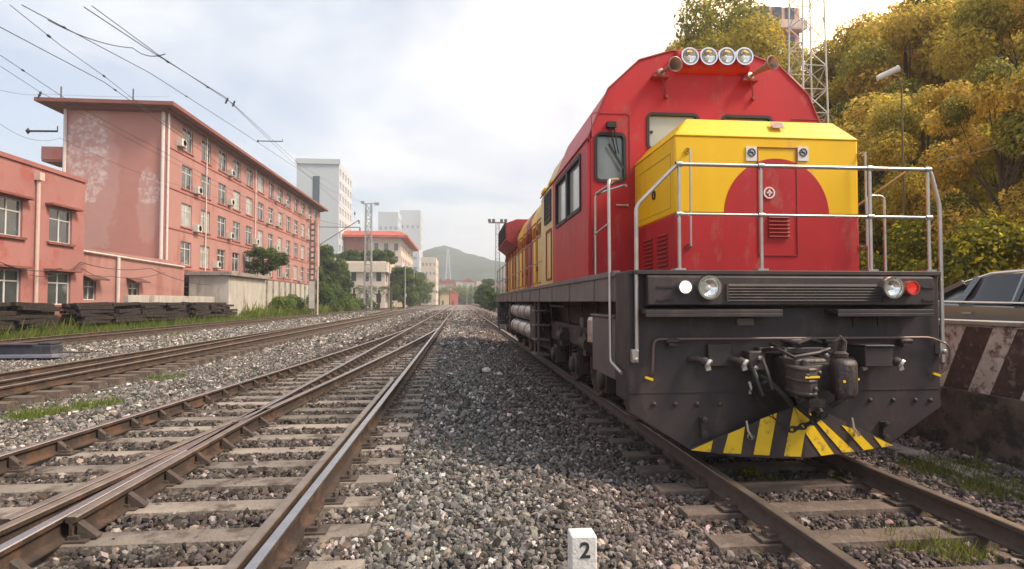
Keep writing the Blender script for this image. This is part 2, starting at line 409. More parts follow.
rail([(xdiv(y), y) for y in rng_y(-3, YF - .9, .8)], 0, tk, top=rail_top2, name='point_rail')
# frog: nose and wing rails
fr = MB().prism([(XB - .036 + -.04, YF - .9), (XB + .036, YF - .9), (XB + .004, YF + .3), (XB - .004, YF + .3)], -.15, 0, 'xy', 0)
fr.build('frog_nose', [rail_top], tk)
rail([(XB + .085, y) for y in rng_y(YF - 2.6, YF + .2, .7)] + [(xdiv(YF + 1.2) - .0, YF + 1.2)], 0, tk, name='wing_rail', top=rail_top2)
rail([(xdiv(y) - .095, y) for y in rng_y(YF - 2.6, YF - .1, .7)] + [(XB, YF + 1.2)], 0, tk, name='wing_rail', top=rail_top2)
rail([(XC - .105, y) for y in rng_y(1.0, 10.3, 1)] + [(XC - .16, 10.8)], .008, tk, name='guard_rail', top=rail_top2)
sleepers(tk, 1.2, 100, lambda y: min(XB - .50, xdiv(y) - G - .48) if y < 31 else XB - .5, lambda y: XC + .50, -.160, slp_m, far_to=150, seed=3)
clips(tk, [XC, XB, lambda y: xdiv(y) - G if y < 30 else None, lambda y: xdiv(y) if y > YF + 2 and y < 30 else None], 0, 1.2, 70)
# braces along the outer rail
br = MB()
for k in range(46):
    y = 1.2 + k * .568; 
    if y > 26: break
    x = xdiv(y) - G + .035
    br.prism([(x, -.035), (x + .12, -.135), (x + .12, -.147), (x, -.147)], y - .028, y + .028, 'xz')
    if y > YF + .5 or 1:
        x = XB + .03 if y > YF + 1 else XB + .12
        br.prism([(x, -.04), (x + .12, -.135), (x + .12, -.147), (x, -.147)], y - .028, y + .028, 'xz')
o = br.build('rail_brace', plate_m, tk); o['kind'] = 'stuff'

tk2 = empty('railway_track', (-8.25, 0, 0)); tag(tk2, 'second railway track from the ballast path, with a third check rail', 'railway track')
def rl(x, y0, y1, bend=None): return [(x + 8.25 + (bend(y) if bend else 0), y) for y in rng_y(y0, y1, 6)]
rail(rl(-9.0, -1, ML), 0, tk2, top=rail_top2); rail(rl(-7.5, -1, ML), 0, tk2, top=rail_top2)
rail([(x + 8.25, y) for x, y in ((-8.05, 2), (-8.1, 11), (-8.4, 22), (-8.75, 34), (-8.88, 42))], 0, tk2, name='check_rail', top=rail_top2)
sleepers(tk2, 4, 80, -1.3, 1.3, -.165, slp_dk, far_to=120, seed=5)
tk3 = empty('railway_track', (-16.25, 0, 0)); tag(tk3, 'farthest railway track at the left, half sunk in grass before the timber piles', 'railway track')
rail([(-.75, y) for y in rng_y(5, ML, 8)], -.03, tk3, top=rail_top2); rail([(.75, y) for y in rng_y(5, ML, 8)], -.03, tk3, top=rail_top2)
sleepers(tk3, 8, 70, -1.25, 1.25, -.20, slp_dk, far_to=120, seed=6)
tk4 = empty('railway_track', (3.1, 0, -.15)); tag(tk4, 'rusty siding track under the red locomotive', 'railway track')
rail([(-.7525, y) for y in rng_y(-2, ML, 8)], 0, tk4, side=rail_dark, top=rail_top2); rail([(.7525, y) for y in rng_y(-2, ML, 8)], 0, tk4, side=rail_dark, top=rail_top2)
sleepers(tk4, 1.6, 60, -1.25, 1.25, -.165, slp_dk, far_to=90, seed=8, pitch=.6)
clips(tk4, [-.7525, .7525], 0, 1.6, 30, .6)
tk5 = empty('railway_track', (-12.2, 60, 0)); tag(tk5, 'distant railway track that starts between the second and the farthest track', 'railway track')
rail([(-.75 + 2.6 * (1 - smooth01(0, 60, y)), y) for y in rng_y(6, 200, 8)], 0, tk5, top=rail_top2); rail([(.75 + 2.6 * (1 - smooth01(0, 60, y)), y) for y in rng_y(0, 200, 8)], 0, tk5, top=rail_top2)

# point machine and rods beside track 2
_q = P(30, 356, Z=-.2); pm = empty('point_machine', (_q.x, _q.y, -.235)); tag(pm, 'dark point machine box with pale base beside the second track', 'point machine')
dk = M('point_machine_paint', (.035, .038, .055), .6, var=.3, scale=6, spots=(.10, .09, .09), spot_pos=.6)
MB().box(-.75, .75, -.25, .25, .10, .36).build('case', dk, pm, bevel=.02)
MB().box(-.78, .25, -.28, .28, .36, .40).build('lid', dk, pm, bevel=.01)
MB().box(.35, .70, -.22, .22, .36, .45).build('motor_cover', dk, pm, bevel=.03)
MB().box(-.85, .85, -.35, .35, 0, .10).build('base', M('bluish_base', (.20, .22, .27), .7), pm, bevel=.01)
o = MB().tube([(.8, 0, .14), (1.6, .1, .12)], .022).build('throw_rod', rail_dark, pm)
pm2 = MB(); pm2.tube([(-9.9, 14.6, -.14), (-7.6, 15.4, -.14)], .02); pm2.tube([(-9.7, 15.6, -.14), (-7.6, 16.0, -.14)], .02)
tag(pm2.build('detector_rods', rail_dark), 'thin steel rods crossing under the second track past the point machine', 'rod')

# ---------------------------------------------------------------- ballast
ICO_V, ICO_F = None, None
def ico():
    t = (1 + 5 ** .5) / 2
    v = np.array([(-1, t, 0), (1, t, 0), (-1, -t, 0), (1, -t, 0), (0, -1, t), (0, 1, t), (0, -1, -t), (0, 1, -t), (t, 0, -1), (t, 0, 1), (-t, 0, -1), (-t, 0, 1)], float); v /= np.linalg.norm(v[0])
    f = np.array([(0, 11, 5), (0, 5, 1), (0, 1, 7), (0, 7, 10), (0, 10, 11), (1, 5, 9), (5, 11, 4), (11, 10, 2), (10, 7, 6), (7, 1, 8), (3, 9, 4), (3, 4, 2), (3, 2, 6), (3, 6, 8), (3, 8, 9), (4, 9, 5), (2, 4, 11), (6, 2, 10), (8, 6, 7), (9, 8, 1)])
    return v, f
def octa():
    v = np.array([(1, 0, 0), (-1, 0, 0), (0, 1, 0), (0, -1, 0), (0, 0, 1), (0, 0, -1)], float)
    f = np.array([(0, 2, 4), (2, 1, 4), (1, 3, 4), (3, 0, 4), (2, 0, 5), (1, 2, 5), (3, 1, 5), (0, 3, 5)]); return v, f
gzv = np.vectorize(gz)
def rots(n):
    q = rng.normal(size=(n, 4)); q /= np.linalg.norm(q, axis=1)[:, None]; a, b, c, d = q.T
    return np.stack([np.stack([1 - 2 * (c * c + d * d), 2 * (b * c - a * d), 2 * (b * d + a * c)], 1), np.stack([2 * (b * c + a * d), 1 - 2 * (b * b + d * d), 2 * (c * d - a * b)], 1), np.stack([2 * (b * d - a * c), 2 * (c * d + a * b), 1 - 2 * (b * b + c * c)], 1)], 1)
ballast_mat = attr_mat('ballast_stone', .9, bump=.5)
def visible(x, y, margin=1.3):
    # inside the camera's view with room for a step to the side
    zz = x * math.sin(PSI) + y * math.cos(PSI); xx = x * math.cos(PSI) - y * math.sin(PSI)
    return (np.abs(xx) < .93 * zz + margin) & (zz > 1.9)
def stones(name, x0, x1, y0, y1, dens, size, base, zoff=0.0, avoid=True, layers=.02, white=.055):
    n = int((x1 - x0) * (y1 - y0) * dens); x = rng.uniform(x0, x1, n); y = rng.uniform(y0, y1, n)
    k = visible(x, y); x = x[k]; y = y[k]
    if avoid:
        # keep the sleeper tops mostly clear
        fx = np.array([xdiv(a) for a in y]) - G - .45
        on = (x > np.minimum(fx, XB - .5)) & (x < XC + .47) & (y < 45)
        d = np.abs(((y - 1.2 + .284) % .568) - .284)
        drop = on & (d < .125) & (rng.uniform(size=len(x)) < .93)
        onr = (np.abs(x - XC) < .12) | (np.abs(x - XB) < .12) | (np.abs(x - fx - .45) < .12) | (np.abs(x - 2.3475) < .1) | (np.abs(x - 3.8525) < .1) | (np.abs(x + 9) < .1) | (np.abs(x + 7.5) < .1)
        on4 = (x > 1.85) & (x < 4.35) & (np.abs(((y - 1.6 + .3) % .6) - .3) < .12) & (rng.uniform(size=len(x)) < .72)
        k = ~(drop | onr | on4); x = x[k]; y = y[k]
    n = len(x)
    v0, f0 = base; nv = len(v0)
    s = size * np.exp(np.clip(rng.normal(0, .42, n), -.9, .75)); sc = np.stack([s * rng.uniform(.8, 1.35, n), s * rng.uniform(.7, 1.1, n), s * rng.uniform(.5, .9, n)], 1)
    vv = v0[None] * (1 + rng.normal(0, .24, (n, nv, 1))) * sc[:, None, :]
    vv = np.einsum('nij,nkj->nki', rots(n), vv)
    z = gzv(x, y) + rng.uniform(0, layers, n) + zoff + .15 * s
    between = (x > XB - 1.9) & (x < XC + .45) & (y < 40)
    z += between * .028
    vv += np.stack([x, y, z], 1)[:, None, :]
    br = rng.uniform(0, 1, n); g = .055 + .22 * br ** 1.5
    wh = rng.uniform(size=n) < white; g = np.where(wh, rng.uniform(.36, .62, n), g)
    # browner near and right of the siding, greyer to the left
    g = g * np.where((x > XB - 1.5) & (x < XC + .1), .62, 1.0) * np.where(((x > -9.6) & (x < -6.9)) | ((x > 2) & (x < 4.2)), .75, 1.0)
    t = np.clip((x - .3) / 1.6, 0, 1)[:, None] * .9 + ((x > XB - 1.6) & (x < XC + .4))[:, None] * .5
    tint = (1 - t) * np.array([1.08, 1.0, .92]) + t * np.array([1.10, .84, .76]) + rng.normal(0, .035, (n, 3)) + (rng.uniform(size=(n, 1)) < .16) * np.array([.14, .0, -.10])
    cols = g[:, None] * tint * (1 - .18 * t)
    fcs = (f0[None] + (np.arange(n) * nv)[:, None, None]).reshape(-1, 3)
    o = np_mesh(name, vv.reshape(-1, 3), fcs, ballast_mat, np.repeat(np.clip(cols, 0, 1), nv, axis=0))
    tag(o, 'loose grey brown and white ballast stones between and beside the tracks, ' + ('at the foot of the striped wall' if x0 > 5 else 'close to the camera' if y1 < 10 else 'in the middle distance' if y1 < 21 else 'farther along the line' if y1 < 50 else 'far along the line towards the sheds'), 'ballast', kind='stuff')
    return o
IC = ico(); OC = octa()
stones('ballast', -7.5, 5.85, 1.6, 7.5, 1500, .0172, IC, layers=.03)
stones('ballast', -18.0, 5.85, 7.5, 20, 620, .026, OC, layers=.025)
stones('ballast', -18.0, 4.0, 20, 48, 150, .047, OC, layers=.02, white=.12)
stones('ballast', -18.0, 4.0, 48, 100, 34, .09, OC, layers=.03, white=.12, avoid=False)

kb = MB()
for k in range(26): kb.box(5.08, 5.36, 2.2 + k * .9, 3.085 + k * .9, gz(5.2, 5) - .1, gz(5.2, 5) + .055)
tag(kb.build('drain_kerb', slp_m, bevel=.008), 'low concrete kerb strip between the siding and the striped wall', 'kerb')
stones('ballast', 5.36, 5.88, 2.0, 16, 260, .03, IC, layers=.05, white=.1, avoid=False)
# a few big pale lumps and the numbered marker post
mk = empty('distance_marker_post', (P(582, 545, Y=3.05).x, 3.05, gz(.6, 3))); tag(mk, 'short white concrete marker post numbered 2 standing in the ballast', 'marker post')
pw = M('marker_white', (.66, .63, .60), .85, var=.12, scale=14, bump=.3, bscale=60, spots=(.33, .28, .25), spot_pos=.66, spot_scale=18)
MB().box(-.068, .068, -.06, .06, -.1, .40).build('post', pw, mk, bevel=.008)
def text_mesh(s, size, mat, parent, loc, rot, name='numeral', depth=.002):
    c = bpy.data.curves.new(name, 'FONT'); c.body = s; c.size = size; c.align_x = 'CENTER'; c.align_y = 'CENTER'; c.extrude = depth; c.offset = size * .02
    t = bpy.data.objects.new(name, c); COL.objects.link(t)
    dg = bpy.context.evaluated_depsgraph_get(); me = bpy.data.meshes.new_from_object(t.evaluated_get(dg)); bpy.data.objects.remove(t)
    me.materials.clear(); me.materials.append(mat)
    o = bpy.data.objects.new(name, me); COL.objects.link(o); o.parent = parent; o.location = loc; o.rotation_euler = rot; return o
text_mesh('2', .115, M('faded_black', (.03, .03, .035), .8), mk, (.004, -.0615, .325), (math.pi / 2, 0, 0))
def lump(label, x, y, s):
    v0, f0 = IC; vv = v0 * (1 + rng.normal(0, .14, (12, 1))) * np.array([s, s * .8, s * .6]) 
    o = np_mesh('pale_stone', vv, f0, M('pale_stone', (.62, .58, .54), .9), None); o.location = (x, y, gz(x, y) + s * .4 + .02); tag(o, label, 'stone')
q = P(213, 411, Z=-.12); lump('round white stone lying on a dark sleeper of the nearest track', q.x, q.y, .055)
q = P(487, 372, Z=-.2); lump('broken pale stone on the brown ballast path left of the locomotive', q.x, q.y, .12)
q = P(500, 378, Z=-.3); lump('flat pale stone just right of the broken one on the ballast path', q.x, q.y, .08)
# flat metal plate on ballast further along path
q = P(463, 320, Z=-.2)
tag(MB().box(q.x - .5, q.x + .5, q.y - .6, q.y + .6, -.23, -.08).build('cable_box', plate_m), 'low dark cable box on the ballast path far along the line', 'cable box')
# ---------------------------------------------------------------- locomotive
LX, LY, LZ = 3.1, 5.15, -.15
loco = empty('locomotive', (LX, LY, LZ)); tag(loco, 'red and yellow diesel locomotive with dark front plate and yellow striped plough', 'locomotive')
def L(px, py, ly):            # survey point in the locomotive's own coordinates (x, z)
    p = P(px, py, Y=LY + ly); return (p.x - LX, p.z - LZ)
red = M('red_paint', (.45, .016, .020), .50, var=.14, scale=1.3, bump=.25, bscale=1.8, coat=.04, spec=.35, spots=(.40, .075, .06), spot_pos=.60, spot_scale=4.0, stretch=(1, 1, .45))
red_d = M('red_paint_dull', (.30, .030, .028), .55, var=.2, scale=3, spots=(.2, .03, .025), spot_pos=.6)
yel = M('yellow_paint', (.86, .50, .006), .48, var=.08, scale=2, bump=.22, bscale=1.8, coat=.04, spec=.35, spots=(.68, .43, .06), spot_pos=.62, spot_scale=5, stretch=(1, 1, .45))
crm = M('cream_paint', (.62, .46, .16), .5, var=.1, scale=2.2, spots=(.45, .30, .12), spot_pos=.6, spot_scale=4)
org = M('orange_paint', (.62, .26, .03), .5, var=.15, scale=2.2)
char = M('charcoal_paint', (.040, .030, .030), .56, var=.18, scale=2.2, bump=.2, bscale=3, spots=(.066, .045, .040), spot_pos=.56, spot_scale=4, stretch=(1, 1, .5))
char2 = M('charcoal_dull', (.035, .026, .025), .7, var=.25, scale=4, spots=(.08, .05, .04), spot_pos=.6)
grey = M('frame_grey', (.15, .125, .115), .6, var=.18, scale=3, spots=(.08, .06, .055), spot_pos=.62, spot_scale=4)
stl = M('handrail_steel', (.52, .48, .44), .38, metal=.75, var=.15, scale=6)
chrome = M('chrome', (.78, .76, .74), .14, metal=1.0, var=.05)
rub = M('black_rubber', (.02, .018, .018), .6, var=.2)
glass = M('cab_glass', (.20, .22, .20), .06, var=.1, spec=.9)
glass_p = M('pale_cab_glass', (.42, .44, .38), .12, var=.12, scale=1.5, spec=.8)
ystripe = M('hazard_yellow', (.78, .50, .015), .5, var=.10, scale=5, spots=(.30, .20, .06), spot_pos=.58, spot_scale=9)
silver = M('tank_silver', (.50, .46, .42), .38, metal=.7, var=.15, scale=2.5, spots=(.25, .18, .14), spot_pos=.6)
undr = M('running_gear', (.055, .038, .032), .75, var=.35, scale=5, bump=.3, bscale=30, spots=(.13, .08, .055), spot_pos=.58, spot_scale=6)
wstl = M('worn_wheel_rim', (.34, .27, .22), .4, metal=.8, var=.25)
white = M('white_sign', (.75, .70, .66), .6, var=.05)
lens = bpy.data.materials.new('lamp_lens'); lens.use_nodes = True
b = lens.node_tree.nodes['Principled BSDF']; b.inputs['Base Color'].default_value = (.85, .85, .8, 1); b.inputs['Roughness'].default_value = .08; b.inputs['Metallic'].default_value = .9
led = M('lit_lamp', (1, .96, .86), .3, emit=1.6, var=0); redl = M('red_tail_lens', (.75, .05, .03), .2, var=.1, emit=.35)

# front plate with side wraps
plate = [(-1.55, .53), (-.97, .17), (-.4, .11), (.4, .11), (1.0, .17), (1.55, .53), (1.55, 1.84), (-1.55, 1.84)]
fp = MB().prism(plate, 0, .05)
fp.box(-1.552, -1.50, .05, .42, .62, 1.838); fp.box(1.50, 1.552, .05, .42, .62, 1.838); fp.box(-1.50, 1.50, .05, 1.2, 1.70, 1.838)
fp = fp.build('front_plate', char, loco, bevel=.012)
sm = MB(); zz = L(760, 391, 0)[1]
sm.box(-1.53, 1.53, -.006, .001, zz - .006, zz + .006)
sm.box(-1.549, 1.549, -.012, .002, 1.80, 1.835)
for px in (654, 675, 697, 720): 
    x, z = L(px, 404, 0); sm.lathe([(.022, 0), (.022, .012), (.012, .02), (0, .021)], (x, 0, z), (0, -1, 0), 8)
for px in (870, 893, 915, 930):
    x, z = L(px, 400, 0); sm.lathe([(.022, 0), (.022, .012), (.012, .02), (0, .021)], (x, 0, z), (0, -1, 0), 8)
sm.build('seam_and_bolts', char, loco)
# light beam box across the top
y0 = -.13
xa = L(648, 290, y0)[0]; xb = L(934, 290, y0)[0]; z1 = L(760, 277, y0)[1]; z0 = L(700, 305, y0)[1]
bm = MB().prism([(-.003, z1 + .04), (y0, z1), (y0, z0), (-.003, z0 - .03)], xa, xb, 'yz')
bmo = bm.build('lamp_beam', char, loco, bevel=.008)
gx0 = L(728, 290, y0)[0]; gx1 = L(881, 290, y0)[0]
g = MB()
for t in range(6):
    z = L(760, 285 + t * 2.9, y0)[1]; g.prism([(y0 - .002, z - .012), (y0 - .016, z - .012), (y0 - .002, z + .010)], gx0, gx1, 'yz')
g.box(gx0 - .02, gx0, y0 - .014, y0 + .001, L(760, 300, y0)[1] - .02, L(760, 285, y0)[1] + .01); g.box(gx1, gx1 + .02, y0 - .014, y0 + .001, L(760, 300, y0)[1] - .02, L(760, 285, y0)[1] + .01)
g.build('beam_grille', char2, bmo)
for pa, pb in ((657, 673), (922, 934)):
    a = L(pa, 288, y0)[0]; c = L(pb, 288, y0)[0]; e = MB()
    for py in (287, 300): z = L(760, py, y0)[1]; e.box(a, c, y0 - .010, y0 + .001, z - .008, z + .008)
    e.build('slot_trim', char2, bmo)
lip = MB()
for pa, pb in ((646, 783), (838, 934)):
    a = L(pa, 312, -.2)[0]; c = L(pb, 312, -.2)[0]; z = L(760, 313, -.2)[1]
    lip.box(a, c, -.20, -.004, z - .005, z + .03); lip.box(a, c, -.20, -.185, z - .035, z - .004)
lip.build('beam_flange', char, loco, bevel=.004)
def lamp(px, py, rpx, y, name='headlight', lm=lens, rim=chrome, dish=True, parent=loco, deep=.09):
    x, z = L(px, py, y); zcam = proj(LX + x, LY + y, LZ + z)[2]; r = rpx * zcam / F
    o = MB().lathe([(r * 1.02, deep), (r * 1.02, -.005), (r, -.022), (r * .86, -.022), (r * .82, -.008)], (x, y, z), (0, 1, 0), 28).build(name, rim, parent)
    MB().lathe([(r * .84, .0), (r * .80, r * .1), (r * .6, r * .25), (r * .3, r * .38), (0.001, r * .42)], (x, y + .0, z), (0, 1, 0), 24).build('reflector', lm, o)
    if dish:
        MB().lathe([(r * .22, .05), (r * .22, .006), (r * .12, -.004), (0, -.006)], (x, y, z), (0, 1, 0), 12).build('bulb', M('bulb_glass', (.8, .78, .72), .1, var=.02), o)
    return o
lamp(684.7, 287, 7, y0 - .045, 'marker_lamp', led, chrome, False); lamp(709, 287.5, 12, y0 - .055)
lamp(892.4, 287.6, 11, y0 - .055); lamp(911.5, 288, 7, y0 - .045, 'tail_lamp', redl, M('red_rim', (.4, .05, .04), .5), False)
# small plates
a = L(737, 318, -.02); MB().box(a[0], a[0] + .16, -.03, .0, a[1] - .07, a[1]).build('small_bracket', grey, loco, bevel=.004)
a = L(852, 317, 0); c = L(878, 327, 0); e = MB()
e.box(a[0], c[0], -.012, .001, a[1] - .008, a[1]); e.box(a[0], c[0], -.012, .001, c[1], c[1] + .008); e.box(a[0], a[0] + .008, -.012, .001, c[1], a[1]); e.box(c[0] - .008, c[0], -.012, .001, c[1], a[1])
e.build('number_frame', char, loco)

# striped plough (shallow wedge)
pl = empty('plough', (0, 0, 0)); pl.parent = loco
def PLY(x): return -.035 - .20 * max(0, 1 - abs(x) / 1.05)
def plpt(px, py):
    x, z = L(px, py, -.1)
    for _ in range(4): x, z = L(px, py, PLY(x))
    return (x, z)
tri = [plpt(689, 449), plpt(740, 456.5), plpt(794, 457.5), plpt(850, 452), plpt(893, 444), plpt(795, 404)]
def sheet(poly, off, mat, name, parent, th=.012):
    "a bent plate following the wedge"
    import bmesh
    bmx = bmesh.new(); vs = [bmx.verts.new((x, PLY(x) + off, z)) for x, z in poly]; fc = bmx.faces.new(vs)
    ap = L(794, 430, -.23)[0]
    bmesh.ops.bisect_plane(bmx, geom=bmx.verts[:] + bmx.edges[:] + bmx.faces[:], plane_co=(0, 0, 0), plane_no=(1, 0, 0))
    bmesh.ops.triangulate(bmx, faces=bmx.faces)
    for v_ in bmx.verts: v_.co.y = PLY(v_.co.x) + off
    me = bpy.data.meshes.new(name); bmx.to_mesh(me); bmx.free(); me.materials.append(mat)
    o = bpy.data.objects.new(name, me); COL.objects.link(o); o.parent = parent
    s_ = o.modifiers.new('thick', 'SOLIDIFY'); s_.thickness = th; s_.offset = 0
    return o
top = plpt(795, 404)
sheet([tri[0], tri[1], (0, tri[1][1] - .005), tri[2], tri[3], tri[4], (0, top[1] + .01)], 0, char, 'blade', pl, .02)
c6 = lambda x, y: plpt(620 + x / 2.474, 250 + y / 2.474)
for poly in ([(174, 494), (228, 470), (222, 499)], [(266, 454), (307, 436), (297, 503), (253, 501)], [(345, 418), (386, 402), (367, 507), (328, 505)],
             [(427, 388), (448, 432), (455, 450), (445, 510), (403, 509)], [(430, 388), (470, 424), (526, 503), (495, 508), (455, 450)],
             [(463, 402), (482, 408), (577, 497), (548, 500)], [(545, 432), (578, 442), (625, 490), (600, 494)], [(624, 460), (672, 482), (645, 487)]):
    sheet([c6(*p) for p in poly], -.016, ystripe, 'yellow_stripe', pl, .004)

# deck and frame
MB().box(-1.5, 1.5, .05, 19.0, 1.72, 1.835).build('deck', grey, loco)
sl = MB()
for s in (-1, 1):
    sl.box(min(s * 1.55, s * 1.46), max(s * 1.55, s * 1.46), .42, 19.0, 1.55, 1.84)
    sl.box(min(s * 1.57, s * 1.50), max(s * 1.57, s * 1.50), .42, 19.0, 1.80, 1.86)
    for k in range(12): sl.box(min(s * 1.565, s * 1.5), max(s * 1.565, s * 1.5), 1.3 + k * 1.5, 1.34 + k * 1.5, 1.56, 1.81)
sl.box(-1.5, 1.5, 18.9, 19.0, .6, 1.84)
sl.build('side_sill', grey, loco, bevel=.006)
MB().box(-1.0, 1.0, .06, 18.8, 1.15, 1.72).build('underframe', undr, loco)

# short hood (nose)
NX = .97; NY0, NY1 = .31, 1.62
z_top = L(683, 135.5, NY0)[1]; z_cap = L(700, 118.6, NY0 + .12)[1]; z_mid = 2.43
nose = MB()
nose.box(-NX, NX, NY0, NY1, 1.838, z_mid, 0)
nose.box(-NX, NX, NY0, NY1, z_mid, z_top, 1)
vs = [(-NX - .015, NY0 - .015, z_top - .004), (NX + .015, NY0 - .015, z_top - .004), (NX + .015, NY1, z_top - .004), (-NX - .015, NY1, z_top - .004),
      (-NX + .18, NY0 + .13, z_cap), (NX - .18, NY0 + .13, z_cap), (NX - .18, NY1, z_cap), (-NX + .18, NY1, z_cap)]
nose.add(vs, [(0, 1, 2, 3), (4, 5, 6, 7), (0, 1, 5, 4), (1, 2, 6, 5), (2, 3, 7, 6), (3, 0, 4, 7)], 1)
no = nose.build('nose', [red, yel], loco, bevel=.018)
# red half disc on the yellow
hd = MB(); rr_ = .555; n = 40; cxd = L(777, 213, NY0)[0]
hd.prism([(cxd + rr_ * math.cos(math.pi * k / n), z_mid - .004 + rr_ * math.sin(math.pi * k / n) * 1.03) for k in range(n + 1)], NY0 - .004, NY0 + .002)
hd.build('red_half_disc', red, no)
dx0, dz1 = L(757, 147, NY0); dx1, dz0 = L(798, 256, NY0)
dr = MB(); t_ = .008; yd = NY0 - .010
for (a, c, e, f) in ((dx0, dx0 + t_, dz0, dz1), (dx1 - t_, dx1, dz0, dz1), (dx0, dx1, dz1 - t_, dz1), (dx0, dx1, dz0, dz0 + t_)): dr.box(a, c, yd, NY0 - .001, e, f)
do = dr.build('nose_door', red_d, no)
lv = MB(); a = L(768, 217, NY0); c = L(789, 236, NY0)
for k in range(6):
    z = a[1] + (c[1] - a[1]) * k / 5; lv.prism([(NY0 - .001, z + .012), (NY0 - .028, z - .010), (NY0 - .001, z - .012)], a[0], c[0], 'yz')
lv.build('louvre', red_d, do)
x, z = L(768.6, 193, NY0)
em = MB().lathe([(.060, .006), (.060, -.006), (.046, -.006), (.046, .004)], (x, NY0 - .010, z), (0, 1, 0), 24); em.build('round_emblem', white, no)
em = MB().lathe([(.044, .004), (.044, -.002), (.0, -.002)], (x, NY0 - .012, z), (0, 1, 0), 20); em.build('emblem_centre', red, no)
em = MB(); em.box(x - .028, x + .028, NY0 - .020, NY0 - .014, z - .007, z + .007); em.prism([(x - .02, z + .005), (x, z + .034), (x + .02, z + .005)], NY0 - .020, NY0 - .014); em.box(x - .007, x + .007, NY0 - .020, NY0 - .014, z - .032, z); em.build('emblem_mark', white, no)
blk2 = M('sign_black', (.03, .03, .03), .6)
for px in (751, 802.5):
    x, z = L(px, 154, NY0); s = .056
    so = MB().box(x - s, x + s, NY0 - .012, NY0 - .003, z - s * 1.3, z + s * 1.3).build('no_smoking_sign', white, no)
    k = MB().lathe([(.042, .003), (.042, -.003), (.032, -.003), (.032, .003)], (x, NY0 - .0155, z + .012), (0, 1, 0), 20)
    k.obox((x, NY0 - .0155, z + .012), (.074, .005, .009), Matrix.Rotation(R(45), 3, 'Y')); k.box(x - .024, x + .018, NY0 - .018, NY0 - .0125, z + .007, z + .016); k.build('sign_symbol', blk2, so)
x, z = L(776, 126, NY0 + .07)
np_ = MB().obox((x, NY0 + .045, z), (.13, .085, .006), Matrix.Rotation(math.atan2(z_cap - z_top, .145), 3, 'X')); np_.build('maker_plate', M('plate_red_grey', (.30, .16, .14), .5, var=.6, scale=40), no)
# nose side: louvres, latch, panel lines
for k, yy in enumerate((.52, .98)):
    q = MB()
    for j in range(8): z = 1.93 + j * .045; q.prism([(-NX - .022, z - .008), (-NX + .001, z + .016), (-NX + .001, z - .012)], yy, yy + .30, 'xz')
    q.build('louvre', red_d, no)
q = MB().lathe([(.05, .0), (.05, .012), (.03, .012)], (-NX, .92, 2.72), (-1, 0, 0), 16); q.build('door_latch', rub, no)
q = MB(); 
for (a, c, e, f) in ((.42, 1.52, 3.05, 3.058), (.42, 1.52, 2.5, 2.506), (.42, .427, 2.5, 3.05), (1.513, 1.52, 2.5, 3.05)): q.box(-NX - .004, -NX + .001, a, c, e, f)
q.build('panel_line', M('dark_yellow', (.55, .33, .02), .6), no)  # panel lines in a darker yellow
# exhaust stub beside the windscreen, flag socket
x, z = L(692.5, 112, 1.2); MB().cyl((x, 1.2, z_cap - .02), (x, 1.2, z_cap + .16), .022, 10).build('flag_socket', stl, no)

# cab
CY0, CY1 = 1.62, 4.25
prof = [(-1.55, 1.84), (-1.55, 3.53), (-1.29, 4.16), (-.90, 4.53), (-.5, 4.66), (0, 4.69), (.5, 4.66), (.90, 4.53), (1.29, 4.16), (1.55, 3.53), (1.55, 1.84)]
# shell with true window openings in the front wall
def wall_holes(outline_fn, holes, y, th, mb, mi=0):
    pass
cab = MB()
n = len(prof)
# roof and side skins
vs = [(x, CY0, z) for x, z in prof] + [(x, CY1 if abs(x) > 1.5 else 18.6 if False else CY1, z) for x, z in prof]
cab.add(vs, [(i, i + 1, i + 1 + n, i + n) for i in range(1, n - 2)], 0)
def holes_wall(mb, rects, a0, a1, z0, z1, mk, mi=0, depth=.07):
    "rectangular wall a0..a1, z0..z1 with rectangular holes, and their reveals; mk(a, z, d) gives a point"
    A = sorted(set([a0, a1] + [r[0] for r in rects] + [r[1] for r in rects])); Zs = sorted(set([z0, z1] + [r[2] for r in rects] + [r[3] for r in rects]))
    for i in range(len(A) - 1):
        for j in range(len(Zs) - 1):
            ca, cz = (A[i] + A[i + 1]) / 2, (Zs[j] + Zs[j + 1]) / 2
            if any(r[0] < ca < r[1] and r[2] < cz < r[3] for r in rects): continue
            mb.add([mk(A[i], Zs[j], 0), mk(A[i + 1], Zs[j], 0), mk(A[i + 1], Zs[j + 1], 0), mk(A[i], Zs[j + 1], 0)], [(0, 1, 2, 3)], mi)
    for r in rects:
        for (p, q) in (((r[0], r[2]), (r[1], r[2])), ((r[1], r[2]), (r[1], r[3])), ((r[1], r[3]), (r[0], r[3])), ((r[0], r[3]), (r[0], r[2]))):
            mb.add([mk(p[0], p[1], 0), mk(q[0], q[1], 0), mk(q[0], q[1], depth), mk(p[0], p[1], depth)], [(0, 1, 2, 3)], mi)
wl0, wz1 = L(648, 114, CY0); wl1, wz0 = L(700, 150, CY0); wl1 = -.16
dw0, dwz1 = L(596, 134, CY0); dw1, dwz0 = L(624.5, 181, CY0)
front_holes = [(wl0, wl1, wz0, wz1), (-wl1, -wl0, wz0, wz1), (dw0, dw1, dwz0, dwz1), (-dw1, -dw0, dwz0, dwz1)]
fm = lambda a, z, d: (a, CY0 + d, z)
holes_wall(cab, front_holes, -1.55, 1.55, 1.84, 4.0, fm)
